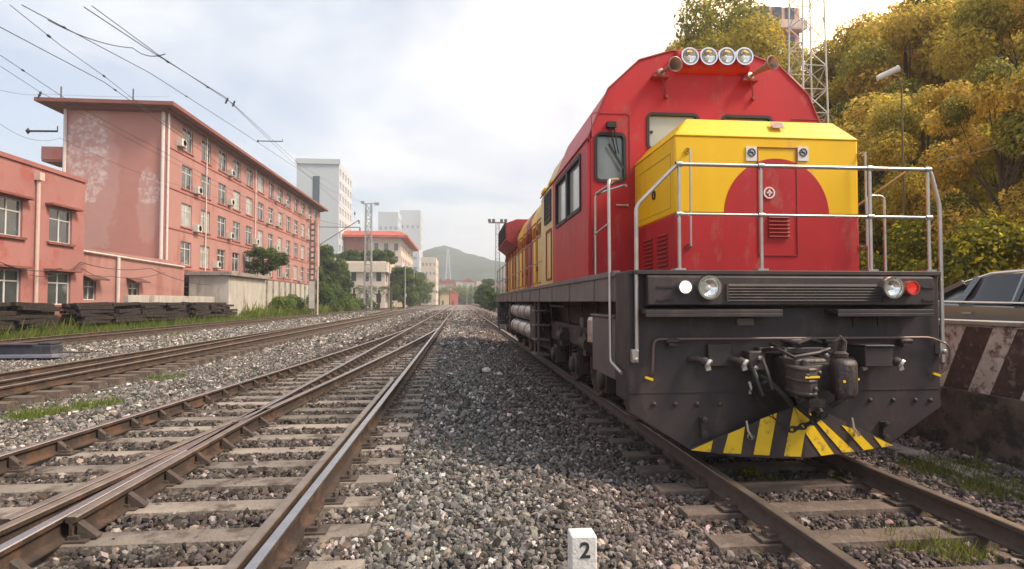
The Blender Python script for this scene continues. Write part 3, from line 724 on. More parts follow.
# remove the corner overlap: profile narrows above 3.53, so clip vertices
def clipx(v_):
    x, y, z = v_
    if z > 3.53:
        mxx = 1.55 - (z - 3.53) / (4.16 - 3.53) * .26
        x = max(-mxx, min(mxx, x))
    return (x, y, z)
cab.v = [clipx(v_) if abs(v_[1] - CY0) < .001 and v_[2] < 4.01 else v_ for v_ in cab.v]
mx4 = 1.55 - (4.0 - 3.53) / .63 * .26
cab.add([(-mx4, CY0, 4.0), (mx4, CY0, 4.0)] + [(x, CY0, z) for x, z in prof[8:1:-1]], [tuple(range(9))], 0)
sx = -1.55
# side wall: two side windows
ys0 = 2.05; side_holes = [(2.05, 2.92, 2.75, 3.44), (3.00, 3.90, 2.75, 3.44)]
for s in (-1, 1): holes_wall(cab, side_holes, CY0, CY1, 1.84, 3.53, (lambda s_: (lambda a, z, d: (s_ * (1.55 - d), a, z)))(s), 0)
cab.add([(x, CY1, z) for x, z in prof], [tuple(range(n))], 0)
cabo = cab.build('cab', red, loco, smooth=True, ang=25)
# rounded corner gussets & gutter
gt = MB(); 
for s in (-1, 1): gt.tube([(s * 1.555, CY0, 3.54), (s * 1.555, CY1 + 1.4, 3.54)], .014, 6)
gt.tube([(x * 1.002, CY0 - .002, z) for x, z in prof[1:-1]], .013, 6)
gt.build('rain_gutter', red_d, cabo)
def rrect(x0, x1, z0, z1, r, k=5):
    o = []
    for cx, cz, a0 in ((x1 - r, z1 - r, 0), (x0 + r, z1 - r, 90), (x0 + r, z0 + r, 180), (x1 - r, z0 + r, 270)):
        for i in range(k + 1): t = R(a0 + 90 * i / k); o.append((cx + r * math.cos(t), cz + r * math.sin(t)))
    return o
def ring(mb, x0, x1, z0, z1, r, wd, d0, d1, plane, mi=0):
    A = rrect(x0, x1, z0, z1, r); B = rrect(x0 + wd, x1 - wd, z0 + wd, z1 - wd, max(.01, r - wd)); n_ = len(A)
    mk = (lambda p, d: (p[0], d, p[1])) if plane == 'xz' else (lambda p, d: (d, p[0], p[1]))
    vs = [mk(p, d0) for p in A] + [mk(p, d0) for p in B] + [mk(p, d1) for p in A] + [mk(p, d1) for p in B]
    fs = []
    for i in range(n_):
        j = (i + 1) % n_; fs += [(i, j, j + n_, i + n_), (i + 2 * n_, i + 3 * n_, j + 3 * n_, j + 2 * n_), (i, i + 2 * n_, j + 2 * n_, j), (i + n_, j + n_, j + 3 * n_, i + 3 * n_)]
    mb.add(vs, fs, mi)
for k, (a, c, e, f) in enumerate(front_holes):
    wn = MB(); 
    m_ = glass_p if k == 0 else glass
    wn.box(a, c, CY0 + .035, CY0 + .045, e, f)
    nm = 'windscreen' if k < 2 else 'door_window'
    wo = wn.build(nm, m_, cabo)
    q = MB(); ring(q, a - .022, c + .022, e - .022, f + .022, .08, .036, CY0 - .012, CY0 + .034, 'xz')
    # fill the square corners of the opening behind the rounded rubber
    q.build('window_seal', rub, wo)
    if k == 0: MB().lathe([(.02, 0), (.02, .01), (0, .01)], (a + .05, CY0 + .03, (e + f) / 2), (0, -1, 0), 8).build('latch', rub, wo)
for s in (-1, 1):
    for (a, c, e, f) in side_holes:
        xs_ = s * 1.51; wo = MB().box(min(xs_, xs_ + s * .008), max(xs_, xs_ + s * .008), a, c, e, f).build('side_window', glass_p, cabo)
        q = MB(); ring(q, a - .03, c + .03, e - .03, f + .03, .05, .055, s * 1.565, s * 1.52, 'yz'); q.build('window_frame', rub, wo)
# cab doors on the front, both sides of the nose
for s in (-1, 1):
    q = MB(); a, c = sorted((s * 1.51, s * 1.02))
    ring(q, a, c, 1.90, 3.86, .06, .012, CY0 - .008, CY0 + .001, 'xz')
    dq = q.build('cab_door', red_d, cabo)
    h = MB(); hx = s * 1.12; h.tube([(hx - .09, CY0 - .03, 2.72), (hx + .06, CY0 - .03, 2.72)], .012, 8); h.cyl((hx + .05, CY0 + .001, 2.72), (hx + .05, CY0 - .03, 2.72), .018, 8); h.build('handle', stl, dq)
    h = MB(); 
    for z in (2.1, 3.6): h.cyl((s * 1.50, CY0 - .02, z - .05), (s * 1.50, CY0 - .02, z + .05), .014, 8)
    h.build('hinge', red_d, dq)
    wp = MB(); cx = (dw0 + dw1) / 2 * (1 if s < 0 else -1)
    wp.tube([(cx - .02, CY0 - .05, dwz1 + .10), (cx + .06, CY0 - .05, dwz0 + .32)], .008, 6); wp.tube([(cx + .03, CY0 - .05, dwz1 + .10), (cx + .09, CY0 - .05, dwz0 + .32)], .008, 6)
    wp.beam((cx - .03, CY0 - .045, dwz0 + .44), (cx + .15, CY0 - .045, dwz0 + .14), .012, .03); wp.box(cx - .05, cx + .06, CY0 - .07, CY0 + .001, dwz1 + .07, dwz1 + .14)
    wp.build('wiper', rub, cabo)
# window reveals inner darkness
MB().box(-1.48, 1.48, CY0 + .9, CY0 + .95, 2.0, 3.5).build('cab_bulkhead', M('cab_interior', (.22, .20, .16), .9), cabo)
# lamp bar
YL = 1.46
lz = L(716, 56.8, YL)[1]; la = L(679, 56, YL)[0]; lb = L(753, 57, YL)[0]
hb = MB(); 
pr = [(CY0 + .25, lz + .10), (YL + .07, lz + .10), (YL + .05, lz - .08), (YL + .10, lz - .14), (CY0 + .02, lz - .17), (CY0 + .25, lz - .17)]
hb.prism(pr, la, lb, 'yz'); hbo = hb.build('lamp_housing', red, loco, bevel=.02)
for px in (689.5, 708.3, 726.3, 744): lamp(px, 56.8, 9, YL, 'roof_headlight', lens, chrome, True, hbo, .12)
# air horns with bracket
for (bx, by, hx, hy, kx, ky) in ((662, 71, 675.5, 64, 667, 96), (752, 75, 773, 62.5, 754, 98)):
    a = L(bx, by, 1.50); c = L(hx, hy, 1.20)
    A = Vector((a[0], 1.55, a[1])); B = Vector((c[0], 1.20, c[1])); d = (B - A).normalized(); l_ = (B - A).length
    hn = MB().lathe([(.02, 0), (.022, l_ * .25), (.034, l_ * .55), (.055, l_ * .82), (.088, l_), (.082, l_ + .004), (.05, l_ * .84), (.02, l_ * .6), (0, l_ * .55)], A, d, 20)
    hn.lathe([(.0, -.07), (.048, -.065), (.048, .02), (.0, .03)], A, d, 14)
    ho = hn.build('air_horn', M('horn_bronze', (.42, .30, .25), .4, metal=.6, var=.2), loco)
    k = L(kx, ky, 1.58); q = MB(); q.box(A.x - .10, A.x + .10, A.y - .03, CY0 + .02, A.z - .06, A.z - .035); q.tube([(A.x + .02, 1.56, A.z - .05), (k[0], 1.59, k[1])], .010, 6); q.lathe([(.026, 0), (.026, .05), (0, .05)], (k[0], CY0, k[1]), (0, -1, 0), 8); q.build('horn_bracket', red_d, ho)

# engine compartment behind the cab: full-width part, then narrow long hood
HB = [(4.25, 5.75)]
pf2 = [(-1.53, 1.84), (-1.53, 3.50), (-1.27, 4.12), (-.9, 4.45), (0, 4.55), (.9, 4.45), (1.27, 4.12), (1.53, 3.50), (1.53, 1.84)]
eq = MB().prism(pf2, 4.255, 5.75, 'xz').build('equipment_bay', crm, loco, bevel=.01)
for s in (-1, 1):
    q = MB(); xs_ = s * 1.533
    ring(q, 4.5, 5.25, 2.95, 3.5, .04, .05, s * 1.55, s * 1.525, 'yz'); q.box(min(s * 1.528, s * 1.536), max(s * 1.528, s * 1.536), 4.53, 5.22, 2.98, 3.47)
    for k in range(7): q.box(min(s * 1.53, s * 1.548), max(s * 1.53, s * 1.548), 4.53, 5.22, 3.0 + k * .07, 3.02 + k * .07)
    q.build('side_grille', rub, eq)
    q = MB(); ring(q, 4.45, 5.05, 1.92, 2.82, .05, .04, s * 1.548, s * 1.525, 'yz'); q.build('access_door', red_d, eq)
    q = MB(); 
    for yy in (4.7, 5.4, 5.62): q.lathe([(.05, 0), (.06, .05), (.05, .09), (0, .1)], (s * 1.45, yy, 3.62), (s, 0, .3), 10)
    q.build('roof_lamp', yel, eq)
pf3 = [(-1.17, 1.84), (-1.17, 3.72), (-.98, 4.10), (-.6, 4.25), (0, 4.30), (.6, 4.25), (.98, 4.10), (1.17, 3.72), (1.17, 1.84)]
cols = [yel, org, crm, yel, red_d, org, yel, crm, org, yel, org, red_d]
hd = empty('long_hood'); hd.parent = loco
y = 5.75; k = 0
while y < 18.4:
    y2 = min(y + 1.08, 18.5); MB().prism(pf3, y + .004, y2 - .004, 'xz').build('hood_panel', cols[k % len(cols)], hd, bevel=.012)
    y = y2; k += 1
q = MB(); dr_ = MB(); y = 5.85
while y < 17.8:
    for s in (-1, 1):
        ring(q, y, y + .88, 2.0, 3.55, .03, .02, s * 1.186, s * 1.165, 'yz')
        for z in (2.3, 3.2): dr_.box(min(s * 1.172, s * 1.21), max(s * 1.172, s * 1.21), y + .80, y + .84, z, z + .12)
        for kk in range(6): dr_.prism([(s * 1.17, 3.2 + kk * .05), (s * 1.195, 3.18 + kk * .05), (s * 1.17, 3.17 + kk * .05)], y + .16, y + .7, 'xz')
    y += 1.08
o = q.build('hood_door_frames', red_d, hd); o['kind'] = 'stuff'
o = dr_.build('hood_latches', red_d, hd); o['kind'] = 'stuff'
# radiator block overhanging near the rear
rb = MB(); rb.prism([(-1.22, 3.35), (-1.56, 3.62), (-1.56, 4.18), (-1.2, 4.32), (1.2, 4.32), (1.56, 4.18), (1.56, 3.62), (1.22, 3.35)], 13.8, 17.6, 'xz')
rbo = rb.build('radiator_housing', red_d, loco, bevel=.015)
q = MB()
for k in range(26): q.box(-1.575, -1.55, 13.95 + k * .135, 13.99 + k * .135, 3.68, 4.25)
q.build('radiator_grille', char2, rbo)
q = MB()
for (yy, s1) in ((9.2, .06), (11.0, .08), (12.3, .06)):
    q.cyl((-.3, yy, 4.28), (-.3, yy, 4.28 + s1), .14, 14); q.cyl((.3, yy, 4.28), (.3, yy, 4.28 + s1 * .7), .12, 14)
q.build('exhaust_stack', char2, loco)

# handrails
def hr(pts, r=.017, name='handrail', mat=stl, n=10): 
    # round the bends a little
    P_ = [Vector(p) for p in pts]; o = [P_[0]]
    for i in range(1, len(P_) - 1):
        a, b_, c = P_[i - 1], P_[i], P_[i + 1]; t = min(.06, (a - b_).length * .4, (c - b_).length * .4)
        A = b_ + (a - b_).normalized() * t; C = b_ + (c - b_).normalized() * t
        for k in range(4): u = k / 3; o.append(A * (1 - u) ** 2 + b_ * 2 * u * (1 - u) + C * u * u)
    o.append(P_[-1]); return MB().tube(o, r, n).build(name, mat, loco)
YH = .03
def H(px, py, ly=YH): x, z = L(px, py, ly); return (x, ly, z)
YR = -.05
a = H(637, 352, YR); b1 = H(637.5, 206, YR); b2 = H(677, 165.5, YR); c1 = H(930, 168.5, YR); c2 = H(943, 206, YR); d = H(943, 362, YR)
zr = (b2[2] + c1[2]) / 2; hr([(a[0], -.05, a[2]), (a[0], -.05, b1[2]), (b2[0], YR, zr), (c1[0], YR, zr), (d[0], -.05, c2[2]), (d[0], -.05, d[2])], .019, 'top_handrail')
a = H(678, 214, YR); c = H(928, 216, YR); hr([(a[0], YR, a[2]), (c[0], YR, a[2])], .014, 'middle_handrail')
for px in (679, 761, 870, 928):
    x = L(px, 200, YR)[0]; p_ = MB().cyl((x, YR, 1.80), (x, YR, zr), .016, 10); 
    p_.box(x - .05, x + .05, YR - .03, YR + .09, 1.842, 1.858); p_.lathe([(.026, -.03), (.03, 0), (.026, .03)], (x, YR, zr), (1, 0, 0), 10); p_.lathe([(.024, -.03), (.026, 0), (.024, .03)], (x, YR, a[2]), (1, 0, 0), 10)
    p_.build('stanchion', stl, loco)
MB().box(-1.5, 1.5, -.09, .0, 1.800, 1.840).build('foot_ledge', char, loco, bevel=.005)
# lower mounting lugs with bright bolt
for px, py in ((635, 356), (942, 348)):
    x, z = L(px, py, -.05); MB().box(x - .03, x + .03, -.07, .0, z - .06, z + .06).lathe([(.022, 0), (.022, .02), (0, .025)], (x, -.07, z - .03), (0, -1, 0), 8).build('rail_lug', stl, loco, bevel=.006)
# nose grab rails
for px, pa, pb, yy in ((690.5, 149, 246, .24), (866, 152, 246, .24)):
    x = L(px, 200, yy)[0]; za = L(px, pa, yy)[1]; zb_ = L(px, pb, yy)[1]
    q = MB().tube([(x, NY0, za), (x, yy, za), (x, yy, zb_), (x, NY0, zb_)], .011, 8); q.lathe([(.03, 0), (.03, .012)], (x, NY0 - .012, za), (0, 1, 0), 10); q.lathe([(.03, 0), (.03, .012)], (x, NY0 - .012, zb_), (0, 1, 0), 10); q.build('grab_rail', stl, loco)
# inner loop rail at the right step
a = L(874, 194, .5); c = L(891, 194, .5); hr([(a[0], .6, 1.84), (a[0], .6, a[1]), (c[0], .6, a[1]), (c[0], .6, 1.84)], .014, 'loop_handrail')
hr([(1.48, 1.2, 1.84), (1.48, 1.2, 2.6), (1.48, .25, 2.9)], .014, 'side_handrail')
# long step rails at the left of the cab
a = L(588, 192, 1.3); hr([(-1.50, 1.45, 1.84), (-1.50, 1.45, a[1]), (-1.20, 1.25, a[1] + .08), (-1.26, 1.0, a[1] + .02)], .014, 'cab_handrail')
x1 = L(612, 190, 1.0)[0]
hr([(-1.50, 1.40, a[1]), (-1.36, .95, a[1] + .08), (-1.58, .55, a[1] - .1 + .08), (-1.58, .50, .95), (-1.58, .12, .88)], .017, 'step_handrail')
hr([(-1.50, 1.45, 2.35), (-1.58, .53, 2.35)], .012, 'cab_handrail')
# walkway rails, each side
for s in (-1, 1):
    q = MB(); xs_ = s * 1.50
    q.tube([(xs_, 5.8, 2.85), (xs_, 18.9, 2.85)], .016, 6); q.tube([(xs_, 5.8, 2.35), (xs_, 18.9, 2.35)], .013, 6)
    for k in range(10): q.cyl((xs_, 5.8 + k * 1.455, 1.84), (xs_, 5.8 + k * 1.455, 2.85), .016, 6)
    q.build('walkway_railing', M('railing_dull', (.38, .26, .20), .5, metal=.4), loco)

# brake pipe across the front
zz = L(760, 338.5, -.06)[1]; hr([(L(652, 380, -.05)[0], .0, L(652, 376, -.05)[1]), (L(652, 380, -.05)[0] + .0, -.06, L(652, 372, -.05)[1]), (L(654, 340, -.06)[0], -.06, zz), (1.40, -.06, zz), (1.60, -.06, zz - .08), (1.60, -.06, L(948, 366, -.06)[1]), (1.50, -.02, L(938, 374, -.03)[1])], .013, 'coupling_rod_bar', M('bar_brown', (.17, .11, .10), .45, metal=.3))
for px, py in ((648, 378), (934, 374)):
    x, z = L(px, py, -.03); MB().obox((x, -.06, z), (.075, .02, .022), Matrix.Rotation(R(18), 3, 'Y')).build('yellow_tag', ystripe, loco)
for px in (672, 795, 830, 905):
    x, z = L(px, 341, -.05); MB().box(x - .04, x + .04, -.075, .0, z - .05, z + .03).cyl((x - .06, -.06, z + .0), (x + .06, -.06, z), .026, 8).build('bar_bracket', char, loco, bevel=.006)
# hose cocks
hose_m = M('cast_silver', (.62, .57, .52), .35, metal=.7, var=.2, scale=20)
for px in (703, 739, 858, 894):
    x, z = L(px, 361, -.10)
    q = MB().tube([(x - .09, .0, z + .0), (x - .06, -.08, z + .015), (x, -.12, z)], .028, 10); q.lathe([(.042, 0), (.046, .02), (.038, .05), (.030, .055)], (x - .012, -.115, z), (.75, -.62, -.2), 12); co = q.build('hose_cock', char, loco)
    q = MB().lathe([(.034, 0), (.044, .012), (.044, .035), (.02, .038)], (x + .02, -.14, z - .008), (.6, -.55, -.45), 12); q.obox((x + .02, -.15, z - .05), (.045, .03, .06), Matrix.Rotation(R(-15), 3, 'Y')); q.build('coupling_head', hose_m, co)
a = L(707, 344, -.03); c = L(730, 366, -.03); MB().box(a[0], c[0], -.06, .0, c[1], a[1]).build('junction_box', char, loco, bevel=.008)
a = L(863, 347, -.25); c = L(893, 369, -.25); q = MB().box(a[0] + .02, c[0] - .0, -.25, .0, c[1] + .02, a[1]); q.box(a[0] + .01, c[0] + .01, -.27, .0, a[1], a[1] + .018); q.build('jumper_box', char, loco, bevel=.008)
# hooks and small brackets low on the plate
for px, py in ((703, 424), (884, 428)):
    x, z = L(px, py, -.03); q = MB(); q.box(x - .025, x + .025, -.05, .0, z - .09, z + .06); q.lathe([(.036, 0), (.036, .03), (0, .035)], (x, -.05, z - .09), (0, -1, 0), 10); q.lathe([(.026, 0), (.026, .03), (0, .035)], (x, -.05, z + .05), (0, -1, 0), 10); q.build('step_bracket', char2, loco)
for px, py in ((746, 430), (851, 427)):
    x, z = plpt(px, py); yy = PLY(x) - .03; q = MB(); q.tube([(x - .01, yy, z + .09), (x, yy - .01, z), (x + .03, yy - .02, z - .06), (x + .05, yy, z - .04)], .010, 7); q.lathe([(.03, 0), (.03, .03)], (x + .02, yy, z - .05), (0, -1, 0), 8); q.build('safety_hook', hose_m, loco)
x, z = L(748.5, 387, -.02); q = MB(); q.tube([(x, -.03, z + .05), (x + .01, -.05, z), (x, -.04, z - .06)], .014, 7); q.build('chain_eye', hose_m, loco)
# chain
ch = MB(); A = Vector((x, -.05, z)); B = Vector((L(790, 430, -.35)[0], -.35, L(790, 430, -.35)[1])); C = Vector((L(826, 414, -.42)[0], -.42, L(826, 414, -.42)[1]))
def link(mb, c, d, r=.022, w_=.006, flip=False):
    d = d.normalized(); u = d.cross(Vector((0, 1, 0))).normalized()
    if flip: u = d.cross(u).normalized()
    pts = [c + d * (math.cos(t) * r * 1.35) + u * (math.sin(t) * r) for t in np.linspace(0, 2 * math.pi, 11)]
    mb.tube(pts, w_, 5, cap=False)
pts = [A.lerp(B, t) - Vector((0, 0, .05 * math.sin(t * math.pi))) for t in np.linspace(0, 1, 13)] 
for i in range(len(pts) - 1): link(ch, (pts[i] + pts[i + 1]) / 2, pts[i + 1] - pts[i], .014, .0045, i % 2)
pts = [B.lerp(C, t) - Vector((0, 0, .02 * math.sin(t * math.pi))) for t in np.linspace(0, 1, 8)]
for i in range(len(pts) - 1): link(ch, (pts[i] + pts[i + 1]) / 2, pts[i + 1] - pts[i], .024, .010, i % 2)
ch.build('coupling_chain', rub, loco)

# coupler
cp = empty('coupler'); cp.parent = loco
iron = M('coupler_iron', (.055, .040, .036), .5, var=.35, scale=9, bump=.4, bscale=40, spots=(.14, .10, .085), spot_pos=.6, spot_scale=8)
cz = L(820, 378, -.5)[1]
q = MB().box(-.17, .17, -.34, .02, cz - .15, cz + .15); q.build('shank', iron, cp, bevel=.03)
q = MB().box(-.34, .30, -.10, .0, cz + .17, cz + .23); q.box(-.46, -.30, -.14, .0, cz + .02, cz + .20); q.box(.24, .34, -.12, .0, cz - .02, cz + .22); q.build('striker_frame', char, cp, bevel=.012)
# head: guard arm left, knuckle right
hp = [(-.16, -.30), (-.27, -.42), (-.30, -.62), (-.25, -.72), (-.17, -.70), (-.10, -.55), (.00, -.48), (.12, -.46), (.20, -.36), (.16, -.28)]
q = MB().prism(hp, cz - .10, cz + .10, 'xy')
for zz_ in (-.105, .0, .095): q.prism([(x_ * 1.05, (y_ + .5) * 1.05 - .5) for x_, y_ in hp], cz + zz_ - .014, cz + zz_ + .014, 'xy')
q.cyl((-.16, -.52, cz - .16), (-.16, -.52, cz + .16), .03, 10); q.box(-.24, -.14, -.50, -.30, cz + .10, cz + .16); q.box(-.20, -.06, -.45, -.25, cz - .18, cz - .10)
for a_, b2_ in ((-.27, .05), (-.20, -.06), (-.10, .06)): q.lathe([(.022, 0), (.022, .03), (0, .032)], (a_, -.70 if a_ < -.15 else -.6, cz + b2_), (0, -1, 0), 6)
q.build('coupler_head', M('cast_grey', (.10, .082, .074), .5, metal=.3, var=.3, scale=8, bump=.4), cp, bevel=.016)
kp = [(.10, -.44), (.06, -.58), (.0, -.66), (.04, -.73), (.16, -.72), (.24, -.62), (.26, -.48), (.20, -.38)]
kn = MB().prism(kp, cz - .15, cz + .17, 'xy'); kno = kn.build('knuckle', iron, cp, bevel=.04)
q = MB().cyl((.17, -.50, cz - .2), (.17, -.50, cz + .2), .045, 14); q.lathe([(.06, 0), (.065, .03), (.03, .05), (0, .05)], (.17, -.50, cz + .18), (0, 0, 1), 12); q.tube([(.12, -.48, cz + .22), (.13, -.50, cz + .31), (.17, -.5, cz + .35), (.21, -.50, cz + .31), (.20, -.5, cz + .22)], .022, 8); q.build('knuckle_pin', iron, cp)
q = MB().prism([(.02, -.745), (.27, -.60), (.25, -.595), (.03, -.725)], cz - .01, cz + .008, 'xy'); q.prism([(-.30, -.735), (-.16, -.715), (-.165, -.70), (-.29, -.72)], cz + .03, cz + .045, 'xy'); q.build('yellow_mark', ystripe, cp)
q = MB(); q.tube([(-.30, -.1, cz + .21), (-.31, -.35, cz + .24), (-.25, -.5, cz + .18), (-.0, -.45, cz + .21), (.14, -.4, cz + .24)], .018, 8); q.tube([(-.34, -.10, cz + .2), (-.36, -.3, cz - .02), (-.34, -.32, cz - .12)], .016, 8)
q.tube([(.26, -.12, cz + .2), (.40, -.25, cz + .16), (.47, -.25, cz - .02), (.42, -.12, cz - .12)], .016, 8); q.tube([(-.1, -.05, cz + .30), (.0, -.16, cz + .27), (.15, -.1, cz + .31), (.3, -.04, cz + .27)], .02, 8)
q.build('uncoupling_lever', char, cp)
for pts_, r_h in (([(-.42, -.05, cz + .12), (-.44, -.2, cz + .0), (-.40, -.26, cz - .18), (-.28, -.2, cz - .26)], .022), ([(.32, -.05, cz + .1), (.40, -.22, cz + .02), (.38, -.28, cz - .2), (.26, -.22, cz - .30)], .024), ([(-.2, -.04, cz + .26), (-.15, -.2, cz + .22), (-.22, -.3, cz + .13)], .016), ([(.0, -.04, cz - .22), (-.06, -.22, cz - .3), (.02, -.26, cz - .36)], .02)):
    MB().tube(pts_, r_h, 8).build('brake_hose', rub, cp)
for bx_, bz_ in ((-.36, .14), (-.25, .22), (.29, .16), (.30, -.0), (-.40, .05)): MB().lathe([(.024, 0), (.024, .02), (.012, .03), (0, .03)], (bx_, -.14, cz + bz_), (0, -1, 0), 6).build('bolt', hose_m, cp)
q = MB(); q.tube([(-.32, -.08, cz - .05), (-.33, -.28, cz - .08), (-.24, -.36, cz - .18), (-.18, -.34, cz - .26)], .032, 10); q.lathe([(.05, 0), (.055, .04), (.03, .05)], (-.33, -.22, cz - .10), (-.5, -.8, 0), 12); q.build('air_hose', rub, cp)
q = MB(); q.tube([(.08, -.1, cz - .15), (.08, -.28, cz - .24), (.1, -.32, cz - .34)], .03, 10); q.box(.04, .14, -.36, -.28, cz - .38, cz - .32); q.build('air_hose', rub, cp)
MB().box(-.18, -.02, -.60, -.52, cz - .24, cz - .16).cyl((-.1, -.56, cz - .26), (-.1, -.56, cz - .14), .03, 8)  .build('lock_block', iron, cp, bevel=.01)

# bogies
def bogie(yc):
    bg = empty('bogie', (0, yc, 0)); bg.parent = loco
    for dy in (-1.9, 0, 1.9):
        for s in (-1, 1):
            q = MB().lathe([(.10, .10), (.16, .02), (.38, .035), (.44, -.01), (.525, .0), (.525, .09), (.555, .105), (.555, .135), (.0, .135)], (s * .82, dy, .525), (-s, 0, 0), 32)
            wo = q.build('wheel', undr, bg); 
            MB().lathe([(.462, -.004), (.520, -.004), (.527, .0), (.527, .085), (.50, .09)], (s * .822, dy, .525), (-s, 0, 0), 32).build('tyre', wstl, wo)
            q = MB().box(min(s * 1.0, s * 1.22), max(s * 1.0, s * 1.22), dy - .17, dy + .17, .36, .70); q.lathe([(.13, 0), (.13, .05), (.08, .07), (0, .07)], (s * 1.22, dy, .525), (s, 0, 0), 16); q.build('axle_box', undr, bg, bevel=.015)
            for e in (-.28, .28):
                sp_ = MB(); pts = [(s * 1.12 + .065 * math.cos(t), dy + e + .065 * math.sin(t), .62 + t * .0105) for t in np.linspace(0, 2 * math.pi * 5, 46)]; sp_.tube(pts, .014, 6); sp_.build('coil_spring', undr, bg)
        MB().cyl((-.82, dy, .525), (.82, dy, .525), .09, 12).build('axle', undr, bg)
    for s in (-1, 1):
        fr_ = [(-2.55, .95), (-2.35, .80), (-1.6, .80), (-1.2, .92), (-.7, .92), (-.3, .84), (.3, .84), (.7, .92), (1.2, .92), (1.6, .80), (2.35, .80), (2.55, .95), (2.45, 1.16), (-2.45, 1.16)]
        MB().prism(fr_, min(s * 1.02, s * 1.2), max(s * 1.02, s * 1.2), 'yz').build('bogie_frame', undr, bg, bevel=.012)
        q = MB()
        for dy in (-2.5, -1.05, -.85, .85, 1.05, 2.5):
            q = MB(); q.box(min(s * .74, s * .86), max(s * .74, s * .86), dy - .06, dy + .06, .32, .75); q.cyl((s * .95, dy, 1.0), (s * .80, dy, .5), .03, 8)
            q.tube([(s * 1.25, dy + .1, 1.1), (s * 1.27, dy + .2, .8), (s * 1.22, dy + .3, .62)], .018, 6); q.build('brake_shoe', undr, bg)
        for dy in (-1.45, .45): q = MB(); q.cyl((s * 1.28, dy, .95), (s * 1.28, dy + .42, .95), .10, 14); q.box(min(s * 1.2, s * 1.32), max(s * 1.2, s * 1.32), dy + .1, dy + .3, .78, 1.1); q.build('brake_cylinder', undr, bg)
    return bg
bogie(4.15); bogie(15.0)
# sand box, steps and fittings at the left front
for s in (-1, 1):
    q = MB().box(min(s * 1.52, s * 1.02), max(s * 1.52, s * 1.02), .55, 1.55, .75, 1.38); q.box(min(s * 1.54, s * 1.02), max(s * 1.54, s * 1.02), .52, 1.58, 1.38, 1.41); q.build('sand_box', M('sandbox_grey', (.11, .085, .08), .6, var=.2), loco, bevel=.01)
    q = MB(); q.tube([(s * 1.15, 1.0, .8), (s * .95, 1.15, .4), (s * .80, 1.35, .18)], .03, 8); q.tube([(s * 1.0, .55, .35), (s * .9, .9, .22), (s * .78, 1.1, .2)], .02, 8); q.build('sand_pipe', undr, loco)
    q = MB().cyl((s * 1.42, 1.85, 1.05), (s * 1.42, 1.85, 1.32), .09, 14); q.lathe([(.09, 0), (.07, .04), (0, .05)], (s * 1.42, 1.85, 1.32), (0, 0, 1), 14); q.build('filter_canister', silver, loco)
    q = MB(); yy = 6.45
    for e in (0, .55): q.box(min(s * 1.50, s * 1.47), max(s * 1.50, s * 1.47), yy + e, yy + e + .04, .42, 1.6)
    for k in range(4): q.box(min(s * 1.56, s * 1.25), max(s * 1.56, s * 1.25), yy, yy + .58, .45 + k * .3, .475 + k * .3)
    q.build('step_ladder', grey, loco)
    q = MB(); yy = 17.9
    for e in (0, .55): q.box(min(s * 1.50, s * 1.47), max(s * 1.50, s * 1.47), yy + e, yy + e + .04, .42, 1.6)
    for k in range(4): q.box(min(s * 1.56, s * 1.25), max(s * 1.56, s * 1.25), yy, yy + .58, .45 + k * .3, .475 + k * .3)
    q.build('step_ladder', grey, loco)
    for zt_ in (1.30, .84):
        q = MB().lathe([(0, 0), (.10, .015), (.17, .06), (.205, .14), (.205, 4.3), (.17, 4.38), (.10, 4.43), (0, 4.44)], (s * 1.32, 8.1, zt_), (0, 1, 0), 24); to = q.build('air_reservoir', silver, loco)
        q = MB()
        for yy in (8.7, 10.2, 11.8): q.lathe([(.206, 0), (.214, 0), (.214, .05), (.206, .05)], (s * 1.32, yy, zt_), (0, 1, 0), 24); q.box(min(s * 1.3, s * 1.0), max(s * 1.3, s * 1.0), yy, yy + .05, zt_ - .03, zt_ + .03)
        q.build('tank_strap', undr, to)
MB().box(-1.05, 1.05, 7.6, 12.0, .42, 1.16).build('fuel_tank', undr, loco, bevel=.03)
q = MB(); r_ = random.Random(4)
for s in (-1, 1):
    for k in range(34):
        q = MB()
        yy = r_.choice((r_.uniform(1.7, 6.2), r_.uniform(6.2, 8.2), r_.uniform(12.6, 18))); zz = r_.uniform(1.0, 1.5); x = s * r_.uniform(1.15, 1.45)
        if k % 3 == 0: q.tube([(x, yy, 1.55), (x, yy, zz), (x - s * .06, yy + .1, zz - r_.uniform(.1, .35))], .016, 6)
        elif k % 3 == 1: q.tube([(x, yy, zz), (x, yy + r_.uniform(.5, 1.6), zz)], .018, 6)
        else: e = r_.uniform(.05, .13); q.box(x - e, x + e * .4, yy, yy + r_.uniform(.1, .3), zz - e, zz + e)
        q.build('valve_box' if k % 3 == 2 else 'air_pipe', undr, loco)
q = MB()
for s in (-1, 1):
    q.box(min(s * 1.48, s * 1.2), max(s * 1.48, s * 1.2), 7.2, 7.9, .75, 1.45); q.box(min(s * 1.50, s * 1.2), max(s * 1.50, s * 1.2), 12.8, 13.3, .6, 1.5)
q.build('equipment_box', undr, loco, bevel=.015)
